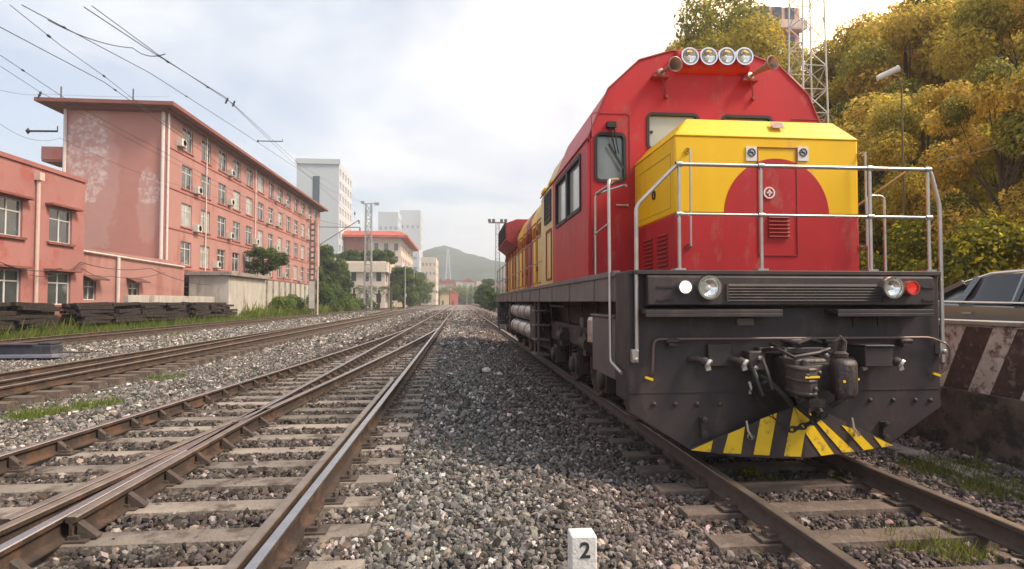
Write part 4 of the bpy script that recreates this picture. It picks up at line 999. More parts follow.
# ---------------------------------------------------------------- buildings
pink = M('salmon_render', (.40, .205, .180), .9, var=.09, scale=.35, bump=.15, bscale=8, spots=(.32, .145, .12), spot_pos=.57, spot_scale=.5, stretch=(1, 1, .3))
pink2 = M('salmon_render_dark', (.37, .165, .148), .9, var=.10, scale=.4, bump=.15, bscale=8, spots=(.35, .11, .09), spot_pos=.56, spot_scale=.6)
red_br = M('roof_edge_red', (.23, .085, .065), .8, var=.2, scale=1.5)
frame_w = M('window_frame_white', (.62, .62, .60), .6, var=.08)
pane_d = M('window_pane', (.055, .065, .07), .08, var=.5, scale=.8, spec=.9, spots=(.22, .24, .22), spot_pos=.6, spot_scale=1.1)
pane_l = M('window_curtain_pane', (.34, .36, .33), .15, var=.25, scale=1.6, spec=.8)
pipe_w = M('pipe_white', (.66, .58, .54), .6, var=.08)
ac_m = M('ac_casing', (.56, .53, .48), .6, var=.12, scale=4, spots=(.35, .28, .22), spot_pos=.62, spot_scale=5)
ac_d = M('ac_grille', (.10, .10, .10), .7)
dgrey = M('flat_roof_dark', (.10, .085, .08), .9, var=.2)
pal = M('pale_plaster_patch', (.66, .50, .46), .95, var=.2, scale=3)

# patchy old plaster on the gable: real stain shapes on the wall
def gable_mat():
    m = bpy.data.materials.new('salmon_gable_with_pale_patches'); m.use_nodes = True; t = m.node_tree; b = t.nodes['Principled BSDF']; b.inputs['Roughness'].default_value = .92
    n_ = t.nodes.new; l = t.links.new
    tc_ = n_('ShaderNodeTexCoord'); sp = n_('ShaderNodeSeparateXYZ'); l(tc_.outputs['Object'], sp.inputs[0])
    def mm(op, a, b_=None, c=None, cl=False):
        q = n_('ShaderNodeMath'); q.operation = op; q.use_clamp = cl
        for i, x in enumerate((a, b_, c)):
            if x is None: continue
            if isinstance(x, (int, float)): q.inputs[i].default_value = x
            else: l(x, q.inputs[i])
        return q.outputs[0]
    no = n_('ShaderNodeTexNoise'); no.inputs['Scale'].default_value = .9; no.inputs['Detail'].default_value = 10; no.inputs['Roughness'].default_value = .75; l(tc_.outputs['Object'], no.inputs[0])
    no2 = n_('ShaderNodeTexNoise'); no2.inputs['Scale'].default_value = 1.6; no2.inputs['Detail'].default_value = 8; no2.inputs['Roughness'].default_value = .8; l(tc_.outputs['Object'], no2.inputs[0])
    def blob(cx, cz, rx, rz, thr):
        d = mm('ADD', mm('POWER', mm('DIVIDE', mm('SUBTRACT', sp.outputs[0], cx), rx), 2), mm('POWER', mm('DIVIDE', mm('SUBTRACT', sp.outputs[2], cz), rz), 2))
        inside = mm('SUBTRACT', 1.15, mm('ADD', d, mm('MULTIPLY', mm('SUBTRACT', no.outputs[0], .5), 3.4)))
        return inside
    a = mm('MULTIPLY', blob(-BW + 1.7, 10.6, 2.1, 6.4, 0), 5, cl=True); b1 = mm('MULTIPLY', blob(-1.25, 8.6, .8, 2.9, 0), 5, cl=True)
    up1 = mm('MULTIPLY', blob(-BW + 1.6, 12.2, 1.6, 3.4, 0), 4, cl=True); up2 = mm('MULTIPLY', blob(-1.2, 9.8, .75, 1.5, 0), 4, cl=True)
    soft = mm('MULTIPLY', mm('MAXIMUM', a, b1), .16)
    strong = mm('MULTIPLY', mm('MAXIMUM', up1, up2), mm('MULTIPLY', mm('SUBTRACT', no2.outputs[0], .44), 7, cl=True))
    tot = mm('MAXIMUM', soft, mm('MULTIPLY', strong, .85))
    mx = n_('ShaderNodeMix'); mx.data_type = 'RGBA'; l(tot, mx.inputs[0])
    r_ = n_('ShaderNodeValToRGB'); r_.color_ramp.elements[0].position = .3; r_.color_ramp.elements[0].color = (.44, .20, .165, 1); r_.color_ramp.elements[1].position = .7; r_.color_ramp.elements[1].color = (.50, .24, .20, 1)
    l(no.outputs[0], r_.inputs[0]); l(r_.outputs[0], mx.inputs[6]); mx.inputs[7].default_value = (.70, .58, .55, 1); l(mx.outputs[2], b.inputs['Base Color'])
    return m

def window(parent, mk, a, c, e, f, k=0, name='window', cross=True, transom=.3):
    "frame and pane in an opening; mk(a, z, d) with d going into the wall"
    fr_ = MB(); t = .05
    def bx(a0, a1, z0, z1, d0, d1, mb):
        pts = [mk(x, z, d) for x in (a0, a1) for z in (z0, z1) for d in (d0, d1)]
        mb.add(pts, [(0, 1, 3, 2), (4, 6, 7, 5), (0, 4, 5, 1), (2, 3, 7, 6), (0, 2, 6, 4), (1, 5, 7, 3)])
    for q in ((a, a + t, e, f), (c - t, c, e, f), (a + t, c - t, f - t, f), (a + t, c - t, e, e + t)): bx(*q, .10, .17, fr_)
    if cross: bx((a + c) / 2 - .035, (a + c) / 2 + .035, e + t, f - t, .105, .165, fr_); z = f - (f - e) * transom; bx(a + t, c - t, z - .03, z + .03, .108, .162, fr_)
    fo = fr_.build(name, frame_w, parent, smooth=False)
    p_ = MB(); bx(a + .02, c - .02, e + .02, f - .02, .135, .145, p_); p_.build('pane', pane_l if k % 3 == 0 else pane_d, fo, smooth=False)
    return fo
def acunit(parent, p, ax=(0, 1)):
    "air conditioner box: p = corner centre, facing +X"
    x, y, z = p; q = MB().box(x, x + .42, y - .42, y + .42, z, z + .62); q.box(x - .02, x + .45, y - .40, y - .36, z - .05, z); q.box(x - .02, x + .45, y + .36, y + .40, z - .05, z)
    o = q.build('air_conditioner', ac_m, parent, smooth=False, loc=(0, 0, 0))
    MB().lathe([(.0, .0), (.23, .0), (.25, .015), (.26, .0)], (x + .42, y + .1, z + .31), (1, 0, 0), 14).build('fan_grille', ac_d, o)
    return o

# five-storey building
BX = -23.0; BY0 = P(165, 200, X=BX).y; BY1 = P(320, 230, X=BX).y; GB = .3
H5 = P(165, 107, X=BX).z - .15 - GB; 
BW = BX - P(66, 150, Y=BY0).x
bld = empty('five_storey_building', (BX, BY0, GB)); tag(bld, 'long five storey salmon building with white-framed windows, air conditioners and a peeling gable wall', 'building')
LEN = BY1 - BY0
rows = [15.1, 11.9, 8.7, 5.5, 2.3]; wins = []
ncol = 13; pitch = (LEN - 3) / ncol
for j, zc_ in enumerate(rows):
    for i in range(ncol):
        yy = 2.4 + i * pitch; wins.append((yy + (pitch - 1.9) / 2 - .6, yy + (pitch - 1.9) / 2 + 1.25, zc_ - 1.0 - GB, zc_ + .95 - GB, i, j))
wl = MB(); mkf = lambda a, z, d: (-d, a, z)
holes_wall(wl, [w_[:4] for w_ in wins], 0, LEN, -.5, H5, mkf, 0, .2)
wl.add([(-BW, LEN, -.5), (0, LEN, -.5), (0, LEN, H5), (-BW, LEN, H5), (-BW, 0, -.5), (-BW, 0, H5)], [(0, 1, 2, 3), (4, 0, 3, 5)])
wl.build('wall', pink, bld, smooth=False)
MB().add([(-BW, -.004, -.5), (0, -.004, -.5), (0, -.004, H5), (-BW, -.004, H5)], [(0, 1, 2, 3)]).build('gable_wall', gable_mat(), bld, smooth=False)
rr_ = random.Random(11)
for n_i, (a, c, e, f, i, j) in enumerate(wins):
    window(bld, mkf, a, c, e, f, rr_.randrange(9))
q = MB()
for (a, c, e, f, i, j) in wins: q.box(-.02, .10, a - .12, c + .12, e - .12, e - .003)
for z in (rows[0] - 1.75, rows[1] - 1.75, rows[2] - 1.75, rows[3] - 1.75): q.box(-.01, .06, 0, LEN, z - GB + .3, z - GB + .42)
q.build('sill_bands', M('sill_pink', (.38, .14, .115), .9), bld, smooth=False)
q = MB().box(-BW - 1.5, 1.1, -1.3, LEN + 1.0, H5, H5 + .28); q.build('roof', red_br, bld, smooth=False)
MB().box(-BW + .3, .5, -.7, LEN + .3, H5 - .22, H5 - .002).build('eaves', M('eaves_brown', (.17, .07, .055), .9), bld, smooth=False)
for (a, c, e, f, i, j) in wins:
    if (i in (0, 2, 4, 6, 7, 9, 11) and rr_.random() < .78): acunit(bld, (0.0, c + .62 if rr_.random() < .6 else a - .55, e - .1 + rr_.uniform(-.15, .25)))
for yy in (.14, 7.0, 19.5): MB().tube([(.12, yy, -.4), (.12, yy, H5 - .2)], .09 if yy < 1 else .06, 8).build('downpipe', pipe_w, bld)
MB().tube([(-.16, -.14, -.4), (-.16, -.14, H5 - .2)], .13, 8).build('downpipe', pipe_w, bld)
xg = P(66, 140, Y=BY0).x - BX; MB().tube([(xg, -.12, -.4), (xg, -.12, H5 - .2)], .12, 8).build('downpipe', pipe_w, bld)
a0 = P(50, 150, Y=BY0); q = MB().box(xg - 1.7, xg - .05, -.05, 2.0, a0.z - .9 - GB, a0.z - .75 - GB); q.box(xg - 1.7, xg - 1.62, -.05, 2.0, a0.z - .75 - GB, a0.z + .25 - GB); q.box(xg - 1.7, xg - .05, -.1, -.03, a0.z - .75 - GB, a0.z + .25 - GB); q.build('balcony', pink2, bld, smooth=False)
# taller stair bay of lighter panels
ys = (P(204, 200, X=BX).y + P(212, 200, X=BX).y) / 2 - BY0
q = MB(); xq = [(P(131, 95, Y=BY0).x - BX)]
for x_, y_ in ((-8.0, .3), (xq[0], .3)): q.tube([(x_, y_, H5 + .28), (x_, y_, H5 + 1.7)], .05, 6); q.box(x_ - .12, x_ + .12, y_ - .1, y_ + .1, H5 + .28, H5 + .7)
q.build('roof_stubs', dgrey, bld)

# two-storey building at the left edge
AX = -20.0; AY1 = P(85, 200, X=AX).y; AY0 = AY1 - 34; HA = P(0, 152.5, X=AX).z - GB
lo = empty('two_storey_building', (AX, AY1, GB)); tag(lo, 'low two storey dark salmon building with flat roof and barred windows at the left edge', 'building')
W2 = []
for k in range(9):
    c_ = P(61, 220, X=AX).y - AY1 - k * 3.35; W2.append((c_ - .82, c_ + .82, 4.35 - GB, 6.05 - GB)); W2.append((c_ - .82, c_ + .82, 1.25 - GB, 2.85 - GB))
wl = MB(); holes_wall(wl, W2, -34, 0, -.5, HA, mkf, 0, .2)
wl.add([(-9, 0, -.5), (0, 0, -.5), (0, 0, HA), (-9, 0, HA), (-9, -34, -.5), (0, -34, -.5), (0, -34, HA), (-9, -34, HA)], [(0, 1, 2, 3), (4, 5, 6, 7), (0, 4, 7, 3), (3, 2, 6, 7)]); wl.build('wall', pink2, lo, smooth=False)
for k, w_ in enumerate(W2): window(lo, mkf, *w_, 1, transom=.32)
for a, c, e, f in W2:
    MB().box(-.01, .38, a - .3, c + .3, f + .06, f + .16).build('window_hood', M('hood_dark_red', (.22, .075, .06), .9, var=.2), lo, smooth=False)
    MB().box(-.01, .12, a - .15, c + .15, e - .12, e - .003).build('window_sill', M('hood_dark_red', (.22, .075, .06)), lo, smooth=False)
MB().box(-9.1, .08, -34, .08, HA - .15, HA + .05).build('parapet', M('parapet_red', (.35, .135, .12), .9, var=.15, scale=1), lo, smooth=False)
yp = P(35, 240, X=AX).y - AY1; q = MB().tube([(.1, yp, -.4), (.1, yp, P(35, 180, X=AX).z - GB)], .085, 8); q.box(-.02, .26, yp - .16, yp + .16, P(35, 180, X=AX).z - GB, P(35, 172, X=AX).z - GB); q.build('downpipe', M('pipe_cream', (.60, .44, .38), .6), lo)
p_ = P(47, 163, X=AX - 2); q = MB().tube([(-2, p_.y - AY1, HA), (-2, p_.y - AY1, HA + .35)], .04, 6); q.box(-2.2, -1.8, p_.y - AY1 - .2, p_.y - AY1 + .2, HA + .35, HA + .6); q.build('roof_lamp', dgrey, lo)
# low annex between the two
an = empty('brick_annex', (-21.2, AY1 + .4, GB)); tag(an, 'small single storey salmon annex between the low and the long building', 'annex')
zt = P(110, 252, X=-21.2).z - GB; L2 = BY0 - AY1 - 1.0
WA = [(1.6, 2.7, 1.2, 2.3), (6.0, 7.2, 1.2, 2.3)]
wl = MB(); holes_wall(wl, WA, 0, L2, -.5, zt, mkf, 0, .15); wl.add([(-5, 0, -.5), (0, 0, -.5), (0, 0, zt), (-5, 0, zt), (0, L2, zt), (-5, L2, zt)], [(0, 1, 2, 3), (3, 2, 4, 5)]); wl.build('wall', pink, an, smooth=False)
for w_ in WA: window(an, mkf, *w_, 1)
for a, c, e, f in WA: q = MB(); q.add([(.0, a - .3, f + .35), (0, c + .3, f + .35), (.6, c + .3, f + .1), (.6, a - .3, f + .1)], [(0, 1, 2, 3)]); q.box(.55, .6, a - .3, c + .3, f + .04, f + .1); q.build('awning', M('awning_dark', (.14, .06, .05), .9), an, smooth=False)
q = MB().tube([(.15, 4.6, -.4), (.15, 4.6, zt - .3)], .10, 8); q.tube([(.12, .2, zt - .15), (.12, L2 - .2, zt - .35)], .06, 6); q.build('service_pipe', pipe_w, an)

# concrete walls and platform block beside the long building
def wbox(name, label, cat, x0, x1, y0, y1, z0, z1, m, parts=()):
    e = empty(name, ((x0 + x1) / 2, (y0 + y1) / 2, z0)); tag(e, label, cat); cx, cy = (x0 + x1) / 2, (y0 + y1) / 2
    MB().box(x0 - cx, x1 - cx, y0 - cy, y1 - cy, 0, z1 - z0).build('wall_body', m, e, bevel=.02)
    return e, cx, cy
yA = P(265, 300, X=-19.3).y; zA = P(265, 276, X=-19.3).z
e, cx, cy = wbox('concrete_platform', 'raised grey concrete block with a projecting slab, beside the grass bank', 'platform', -22.5, -19.3, yA - 9, yA, .1, zA - .35, conc_lt)
MB().box(-1.9, 1.95, -4.8, 4.8, zA - .45, zA - .12).build('top_slab', M('slab_stained', (.30, .26, .23), .9, var=.2, scale=1, spots=(.16, .13, .11), spot_pos=.55), e, bevel=.02)
yB = P(130, 300, X=-20.2).y; wbox('low_concrete_wall', 'low grey concrete wall in front of the long building, behind the timber piles', 'wall', -20.6, -20.3, yB, yA - 9.3, .1, P(180, 296, X=-20.2).z, conc_lt)
e, cx, cy = wbox('ribbed_concrete_wall', 'pale concrete wall with vertical ribs right of the platform block', 'wall', -20.5, -20.1, yA + .3, yA + 22, .1, P(270, 278, X=-20.1).z - .3, conc_lt)
q = MB()
for k in range(11): q.box(.2, .34, -10.6 + k * 2.1, -10.3 + k * 2.1, 0, P(270, 278, X=-20.1).z - .4)
q.build('ribs', conc, e)

# piles of old timber sleepers
tim = M('old_timber', (.022, .015, .013), .95, var=.5, scale=4, bump=.8, bscale=14, spots=(.065, .045, .035), spot_pos=.57, spot_scale=3, stretch=(1, 4, 1))
tm = MB().box(-.12, .12, -1.25, 1.25, -.085, .085); tim_proto = None
rr_ = random.Random(21)
def pile(x0, y0, nx_, nz, label, rot=0, ny_=1, jag=.1):
    global tim_proto
    base = .27
    for iy in range(ny_):
        for j in range(nz):
            for i in range(nx_):
                if rr_.random() < jag * (j + 1) / nz: continue
                if tim_proto is None: tim_proto = tm.build('old_sleeper', tim, None, bevel=.012); o = tim_proto
                else: o = tim_proto.copy(); COL.objects.link(o)
                c_, s_ = math.cos(rot), math.sin(rot); ux = (i - nx_ / 2) * .26; uy = iy * 2.65 + rr_.uniform(-.25, .25)
                o.location = (x0 + ux * c_ - uy * s_ + rr_.uniform(-.07, .07), y0 + ux * s_ + uy * c_, base + .09 + j * .18); o.rotation_euler = (rr_.uniform(-.04, .04), rr_.uniform(-.06, .06), rot + rr_.uniform(-.13, .13))
                tag(o, 'dark timber, ' + ('bottom', 'second', 'third', 'fourth', 'fifth', 'top')[j] + ' layer' + ' of the pile ' + ('end ' if iy in (0, ny_ - 1) else 'middle ') + label, 'timber sleeper', 'old timber sleepers stacked on the grass')
pile(-19.0, 22.0, 4, 6, 'at the left edge', .02, 3)
pile(-19.0, 31.4, 4, 6, 'before the annex', -.02, 4)
pile(-18.9, 43.2, 4, 6, 'nearest the concrete platform', .02, 3, .25)

# ---------------------------------------------------------------- car on the road behind the striped wall
def car():
    c = empty('parked_car', (8.55, 7.1, .42)); tag(c, 'dark silver saloon car on the road behind the striped wall', 'car')
    paint = M('car_paint', (.16, .18, .21), .25, metal=.55, var=.04, coat=.6)
    W = .88
    # station profile along y (rear at +y): lower body and cabin as lofted sections
    def loft(secs, name, m, par):
        vs = []; fs = []; n_ = len(secs[0])
        for s_ in secs: vs += s_
        for i in range(len(secs) - 1):
            for k in range(n_ - 1): fs.append((i * n_ + k, i * n_ + k + 1, (i + 1) * n_ + k + 1, (i + 1) * n_ + k))
        fs.append(tuple(range(n_))); fs.append(tuple(range((len(secs) - 1) * n_, len(secs) * n_)))
        mb = MB(); mb.add(vs, fs); o = mb.build(name, m, par, smooth=True, ang=32); return o
    def bsec(y, w_, zb_, zbelt, zc_):
        return [(-w_ * .93, y, zb_), (-w_, y, zb_ + .12), (-w_ * 1.01, y, (zb_ + zbelt) / 2), (-w_ * .97, y, zbelt - .05), (-w_ * .90, y, zbelt), (-w_ * .5, y, zc_), (0, y, zc_ + .01), (w_ * .5, y, zc_), (w_ * .90, y, zbelt), (w_ * .97, y, zbelt - .05), (w_ * 1.01, y, (zb_ + zbelt) / 2), (w_, y, zb_ + .12), (w_ * .93, y, zb_)]
    B = [(-2.32, .70, .35, .62, .64), (-2.25, .80, .22, .72, .76), (-1.9, .87, .18, .80, .86), (-1.2, W, .18, .90, .96), (-.6, W, .18, .93, 1.0), (.6, W, .18, .95, 1.0), (1.5, W, .18, .97, 1.02), (2.0, .87, .20, .96, 1.03), (2.28, .82, .28, .90, .97), (2.36, .74, .38, .78, .82)]
    body = loft([bsec(*b_) for b_ in B], 'body', paint, c)
    def csec(y, w0, w1, z0, z1): return [(-w0, y, z0), (-w1, y, z1 - .05), (-w1 * .85, y, z1), (0, y, z1 + .025), (w1 * .85, y, z1), (w1, y, z1 - .05), (w0, y, z0)]
    C_ = [(-1.18, .76, .72, .90, .96), (-.45, .82, .62, .93, 1.36), (.1, .82, .64, .94, 1.44), (.7, .82, .63, .94, 1.43), (1.25, .80, .60, .95, 1.30), (1.92, .74, .68, .96, 1.02)]
    gl = M('car_glass', (.018, .02, .022), .06, var=.1, spec=.9)
    cab_ = loft([csec(*s_) for s_ in C_], 'glasshouse', gl, c)
    rf = [(y, w0, w1, z0, z1) for (y, w0, w1, z0, z1) in C_[1:5]]
    vs = []; 
    for (y, w0, w1, z0, z1) in rf: vs += [(-w1 - .008, y, z1 - .06), (-w1 * .86, y, z1 + .012), (0, y, z1 + .04), (w1 * .86, y, z1 + .012), (w1 + .008, y, z1 - .06)]
    fs = [(i * 5 + k, i * 5 + k + 1, i * 5 + k + 6, i * 5 + k + 5) for i in range(3) for k in range(4)]; mb = MB(); mb.add(vs, fs); ro = mb.build('roof', paint, c, fixn=False); s__ = ro.modifiers.new('t', 'SOLIDIFY'); s__.thickness = .02
    for s in (-1, 1):
        for (a, b_) in (((s * .765, -1.20, .93), (s * .63, -.45, 1.34)), ((s * .82, .20, .95), (s * .655, .15, 1.40)), ((s * .755, 1.85, .98), (s * .61, 1.22, 1.29)), ((s * .81, 1.10, .96), (s * .63, .95, 1.36))): MB().beam(a, b_, .045, .07).build('window_pillar', paint, c)
        tr = MB(); tr.tube([(s * .80, -1.2, .925), (s * .845, -.4, .955), (s * .85, .6, .97), (s * .83, 1.4, .985), (s * .77, 1.9, 1.0)], .012, 6); tr.tube([(s * .77, -1.15, .97), (s * .645, -.45, 1.345), (s * .655, .1, 1.42), (s * .64, .7, 1.41), (s * .61, 1.25, 1.28), (s * .74, 1.88, 1.01)], .012, 6); tr.build('chrome_trim', chrome, c)
        for z in (.62,):
            for yy in (-.25, .80): MB().box(min(s * .885, s * .905), max(s * .885, s * .905), yy, yy + .16, .80, .825).build('door_handle', chrome, c)
        mr = MB().lathe([(0, -.10), (.06, -.08), (.075, 0), (.06, .08), (0, .1)], (s * 1.0, -.75, .98), (s, 0, 0), 12); mr.tube([(s * .82, -.72, .93), (s * .95, -.75, .96)], .02, 6); mr.build('wing_mirror', paint, c)
        for yy in (-1.42, 1.38):
            t = MB().lathe([(.20, .0), (.30, .005), (.325, .03), (.325, .18), (.30, .2), (0, .2)], (s * .90, yy, .325), (-s, 0, 0), 28).build('wheel', rub, c)
            r_ = MB().lathe([(0, -.006), (.05, -.01), (.06, .01), (.19, .02), (.21, -.008), (.215, .02)], (s * .895, yy, .325), (-s, 0, 0), 24)
            for k in range(5): 
                t_ = k * 2 * math.pi / 5; r_.beam((s * .90, yy + .04 * math.cos(t_), .325 + .04 * math.sin(t_)), (s * .90, yy + .2 * math.cos(t_), .325 + .2 * math.sin(t_)), .03, .035)
            r_.build('rim', chrome, t)
        MB().box(min(s * .5, s * .80), max(s * .5, s * .80), 2.30, 2.352, .66, .78).build('tail_light', redl, c, bevel=.01)
        MB().box(min(s * .48, s * .78), max(s * .48, s * .78), -2.325, -2.27, .56, .66).build('headlight', lens, c, bevel=.01)
    return c
car()
# ---------------------------------------------------------------- distant buildings
def facade_block(name, label, x0, x1, y0, y1, z0, z1, m, cols, nrow, ncol_side, roof=None, front_cols=0, wm=None, wh=1.3, base_off=1.2, front_rows=None):
    e = empty(name, (x1, y0, z0)); tag(e, label, 'building')
    W_ = x1 - x0; D_ = y1 - y0; H_ = z1 - z0
    wl = MB(); side = []; front = []
    rp = (H_ - 1.0) / nrow
    for j in range(nrow):
        z = base_off + j * rp
        for i in range(ncol_side):
            p_ = D_ / ncol_side; side.append((i * p_ + p_ * .22, i * p_ + p_ * .78, z, z + min(wh, rp * .6)))
        if front_rows is None or j in front_rows:
            for i in range(front_cols):
                p_ = W_ / front_cols; front.append((-W_ + i * p_ + p_ * .3, -W_ + i * p_ + p_ * .7, z, z + min(wh, rp * .6)))
    holes_wall(wl, side, 0, D_, 0, H_, mkf, 0, .2)
    holes_wall(wl, front, -W_, 0, 0, H_, lambda a, z, d: (a, d, z), 0, .2)
    wl.add([(-W_, 0, 0), (-W_, D_, 0), (-W_, D_, H_), (-W_, 0, H_), (0, D_, 0), (0, D_, H_), (0, 0, H_)], [(0, 1, 2, 3), (1, 4, 5, 2), (3, 2, 5, 6)])
    wl.build('wall', m, e, smooth=False)
    g_ = wm or pane_d; k = 0
    for (a, c, z, zt_) in side:
        if k < 70: MB().add([(-.15, a, z), (-.15, c, z), (-.15, c, zt_), (-.15, a, zt_)], [(0, 1, 2, 3)]).build('window', g_, e, smooth=False)
        k += 1
    for (a, c, z, zt_) in front:
        MB().add([(a, .15, z), (c, .15, z), (c, .15, zt_), (a, .15, zt_)], [(0, 1, 2, 3)]).build('window', g_, e, smooth=False)
    if roof: MB().box(-W_ - .5, .5, -.5, D_ + .5, H_, H_ + .5).build('roof', roof, e, smooth=False)
    return e
white_w = M('white_render', (.50, .53, .56), .9, var=.06, scale=.1, stretch=(1, 1, .3))
cream_w = M('cream_render', (.62, .52, .44), .9, var=.10, scale=.2, spots=(.45, .38, .33), spot_pos=.6, spot_scale=.3)
tile_r = M('tile_red', (.42, .10, .07), .85, var=.2, scale=.6)
g_pale = M('far_glass', (.26, .31, .36), .3, var=.2, scale=.3)
# white tower
TY = 170.0; tx1 = P(338.5, 230, Y=TY).x; tx0 = P(296, 230, Y=TY).x; tz = P(320, 162, Y=TY).z; ty1 = P(351.5, 230, X=tx1).y
tw = facade_block('white_tower_block', 'tall white tower block with a dark vertical slot, rising behind the long salmon building', tx0, tx1, TY, ty1, 0, tz, white_w, 0, 11, 5, None, wm=g_pale, wh=1.9)
a = P(313, 176, Y=TY); c = P(319.5, 200, Y=TY); MB().box(a.x - tx1, c.x - tx1, -.1, .05, c.z - 14, a.z).build('dark_slot', M('slot_glass', (.08, .10, .13), .4), tw, smooth=False)
MB().box(tx0 - tx1 - .3, .4, -.4, .0, tz - .6, tz + .9).build('parapet', white_w, tw, smooth=False)
# red roofed building
RY = 178.0; rx1 = P(401, 260, Y=RY).x; rx0 = P(341, 260, Y=RY).x; rz = P(380, 238, Y=RY).z; ry1 = P(417, 260, X=rx1).y
rb_ = facade_block('red_roofed_hall', 'cream building with projecting flat red roof beside the terrace garden', rx0, rx1, RY, min(ry1, RY + 45), 0, rz, cream_w, 0, 5, 8, None, front_cols=6, wh=2.2, front_rows=(2, 3, 4))
W_ = rx1 - rx0; D_ = min(ry1, RY + 45) - RY
q = MB().box(-W_ - 1.5, 2.2, -2.2, D_ + 1, rz, rz + .7); q.add([(-W_ - 1.5, -2.2, rz + .7), (2.2, -2.2, rz + .7), (2.2, D_ + 1, rz + .7), (-W_ - 1.5, D_ + 1, rz + .7), (-W_ + 1, 1, rz + 2.3), (-.5, 1, rz + 2.3), (-.5, D_ - 2, rz + 2.3), (-W_ + 1, D_ - 2, rz + 2.3)], [(0, 1, 5, 4), (1, 2, 6, 5), (2, 3, 7, 6), (3, 0, 4, 7), (4, 5, 6, 7)]); q.build('roof', tile_r, rb_, smooth=False)
MB().box(-W_ - .03, -W_ + 8, -.06, .1, rz - 5.2, rz - .01).build('red_band', pink2, rb_, smooth=False)
# terrace building in front of it
SY = 128.0; sx1 = P(385, 280, Y=SY).x; sx0 = P(322, 280, Y=SY).x; sz = P(350, 261, Y=SY).z
te = facade_block('terrace_building', 'low cream terrace building with plants on its flat top, below the red roofed hall', sx0, sx1, SY, SY + 26, 0, sz, cream_w, 0, 2, 5, None, front_cols=5, wh=2.0)
MB().box(sx0 - sx1 - .6, .6, -.6, 26.5, sz - 2.4, sz - .4).build('cornice', M('cornice_cream', (.66, .56, .46), .9, var=.1), te, smooth=False)
# small annex on the right
ux1 = P(402, 290, Y=150).x; facade_block('cream_annex', 'small cream annex with dark windows at the right end of the terrace', ux1 - 5, ux1, 150, 170, 0, P(395, 262, Y=150).z, cream_w, 0, 3, 4, None, front_cols=3)
# pale blocks far behind
for (pa, pb, pt, pl_, Y_, lab) in ((378, 398, 212, 1, 330, 'pale distant block with small windows, left one of the pair behind the red roof'), (399.5, 420.5, 210, 2, 350, 'pale distant block, right one of the pair behind the red roof')):
    xa_ = P(pa, 240, Y=Y_).x; xb_ = P(pb, 240, Y=Y_).x; facade_block('distant_block', lab, xa_, xb_, Y_, Y_ + 20, 0, P(400, pt, Y=Y_).z, white_w, 0, 10, 3, None, front_cols=4, wm=g_pale, wh=1.8, front_rows=(8,))
for (pa, pb, pt, Y_, m_, lab) in ((421, 436, 257, 260, cream_w, 'pale grey house row above the trees, right of the red roofed hall'), (386, 419, 249, 300, white_w, 'pale distant block partly behind the red roofed hall')):
    xa_ = P(pa, 270, Y=Y_).x; xb_ = P(pb, 270, Y=Y_).x; facade_block('distant_house', lab, xa_, xb_, Y_, Y_ + 30, 0, P(400, pt, Y=Y_).z, m_, 0, 5, 6, None, front_cols=4, wm=g_pale)
# the town at the foot of the hills
rr_ = random.Random(5)
town = []
for k in range(26):
    px = rr_.uniform(424, 500); Y_ = rr_.uniform(400, 440); c = P(px, rr_.uniform(281, 290), Y=Y_); w_ = rr_.uniform(7, 18); h_ = rr_.uniform(5, 11)
    e = empty('hillside_house', (c.x, Y_, c.z - h_)); tag(e, 'small pale house among the trees at the foot of the hills', 'house', 'houses at the foot of the hills')
    m_ = rr_.choice((white_w, cream_w, cream_w, pink)); MB().box(-w_ / 2, w_ / 2, 0, 9, -14, h_).build('wall', m_, e, smooth=False)
    if rr_.random() < .25: MB().prism([(-w_ / 2 - .5, h_), (w_ / 2 + .5, h_), (0, h_ + 2.4)], -.5, 9.5, 'xz').build('roof', tile_r, e, smooth=False)
    for i in range(2): MB().box(-w_ / 4 + i * w_ / 2 - .8, -w_ / 4 + i * w_ / 2 + .8, -.06, .01, h_ - 3.6, h_ - 1.8).build('window', g_pale, e, smooth=False)
# red and cream sheds at the end of the line
for (pa, pb, pt, Y_, m_, lab) in ((440, 449, 294, 300, M('shed_cream', (.65, .52, .32), .9), 'small cream shed at the far end of the tracks'), (450, 458, 292.5, 300, M('shed_red', (.55, .12, .10), .9), 'small red shed at the far end of the tracks')):
    xa_ = P(pa, 296, Y=Y_).x; xb_ = P(pb, 296, Y=Y_).x; e = empty('lineside_shed', (xa_, Y_, -.3)); tag(e, lab, 'shed'); h_ = P(450, pt, Y=Y_).z + .3
    MB().box(0, xb_ - xa_, 0, 8, 0, h_).build('wall', m_, e, smooth=False); MB().prism([(-.3, h_), (xb_ - xa_ + .3, h_), ((xb_ - xa_) / 2, h_ + 1.1)], -.3, 8.3, 'xz').build('roof', tile_r, e, smooth=False); MB().box(1, 2, -.06, .01, .2, 2.2).build('door', dgrey, e, smooth=False)

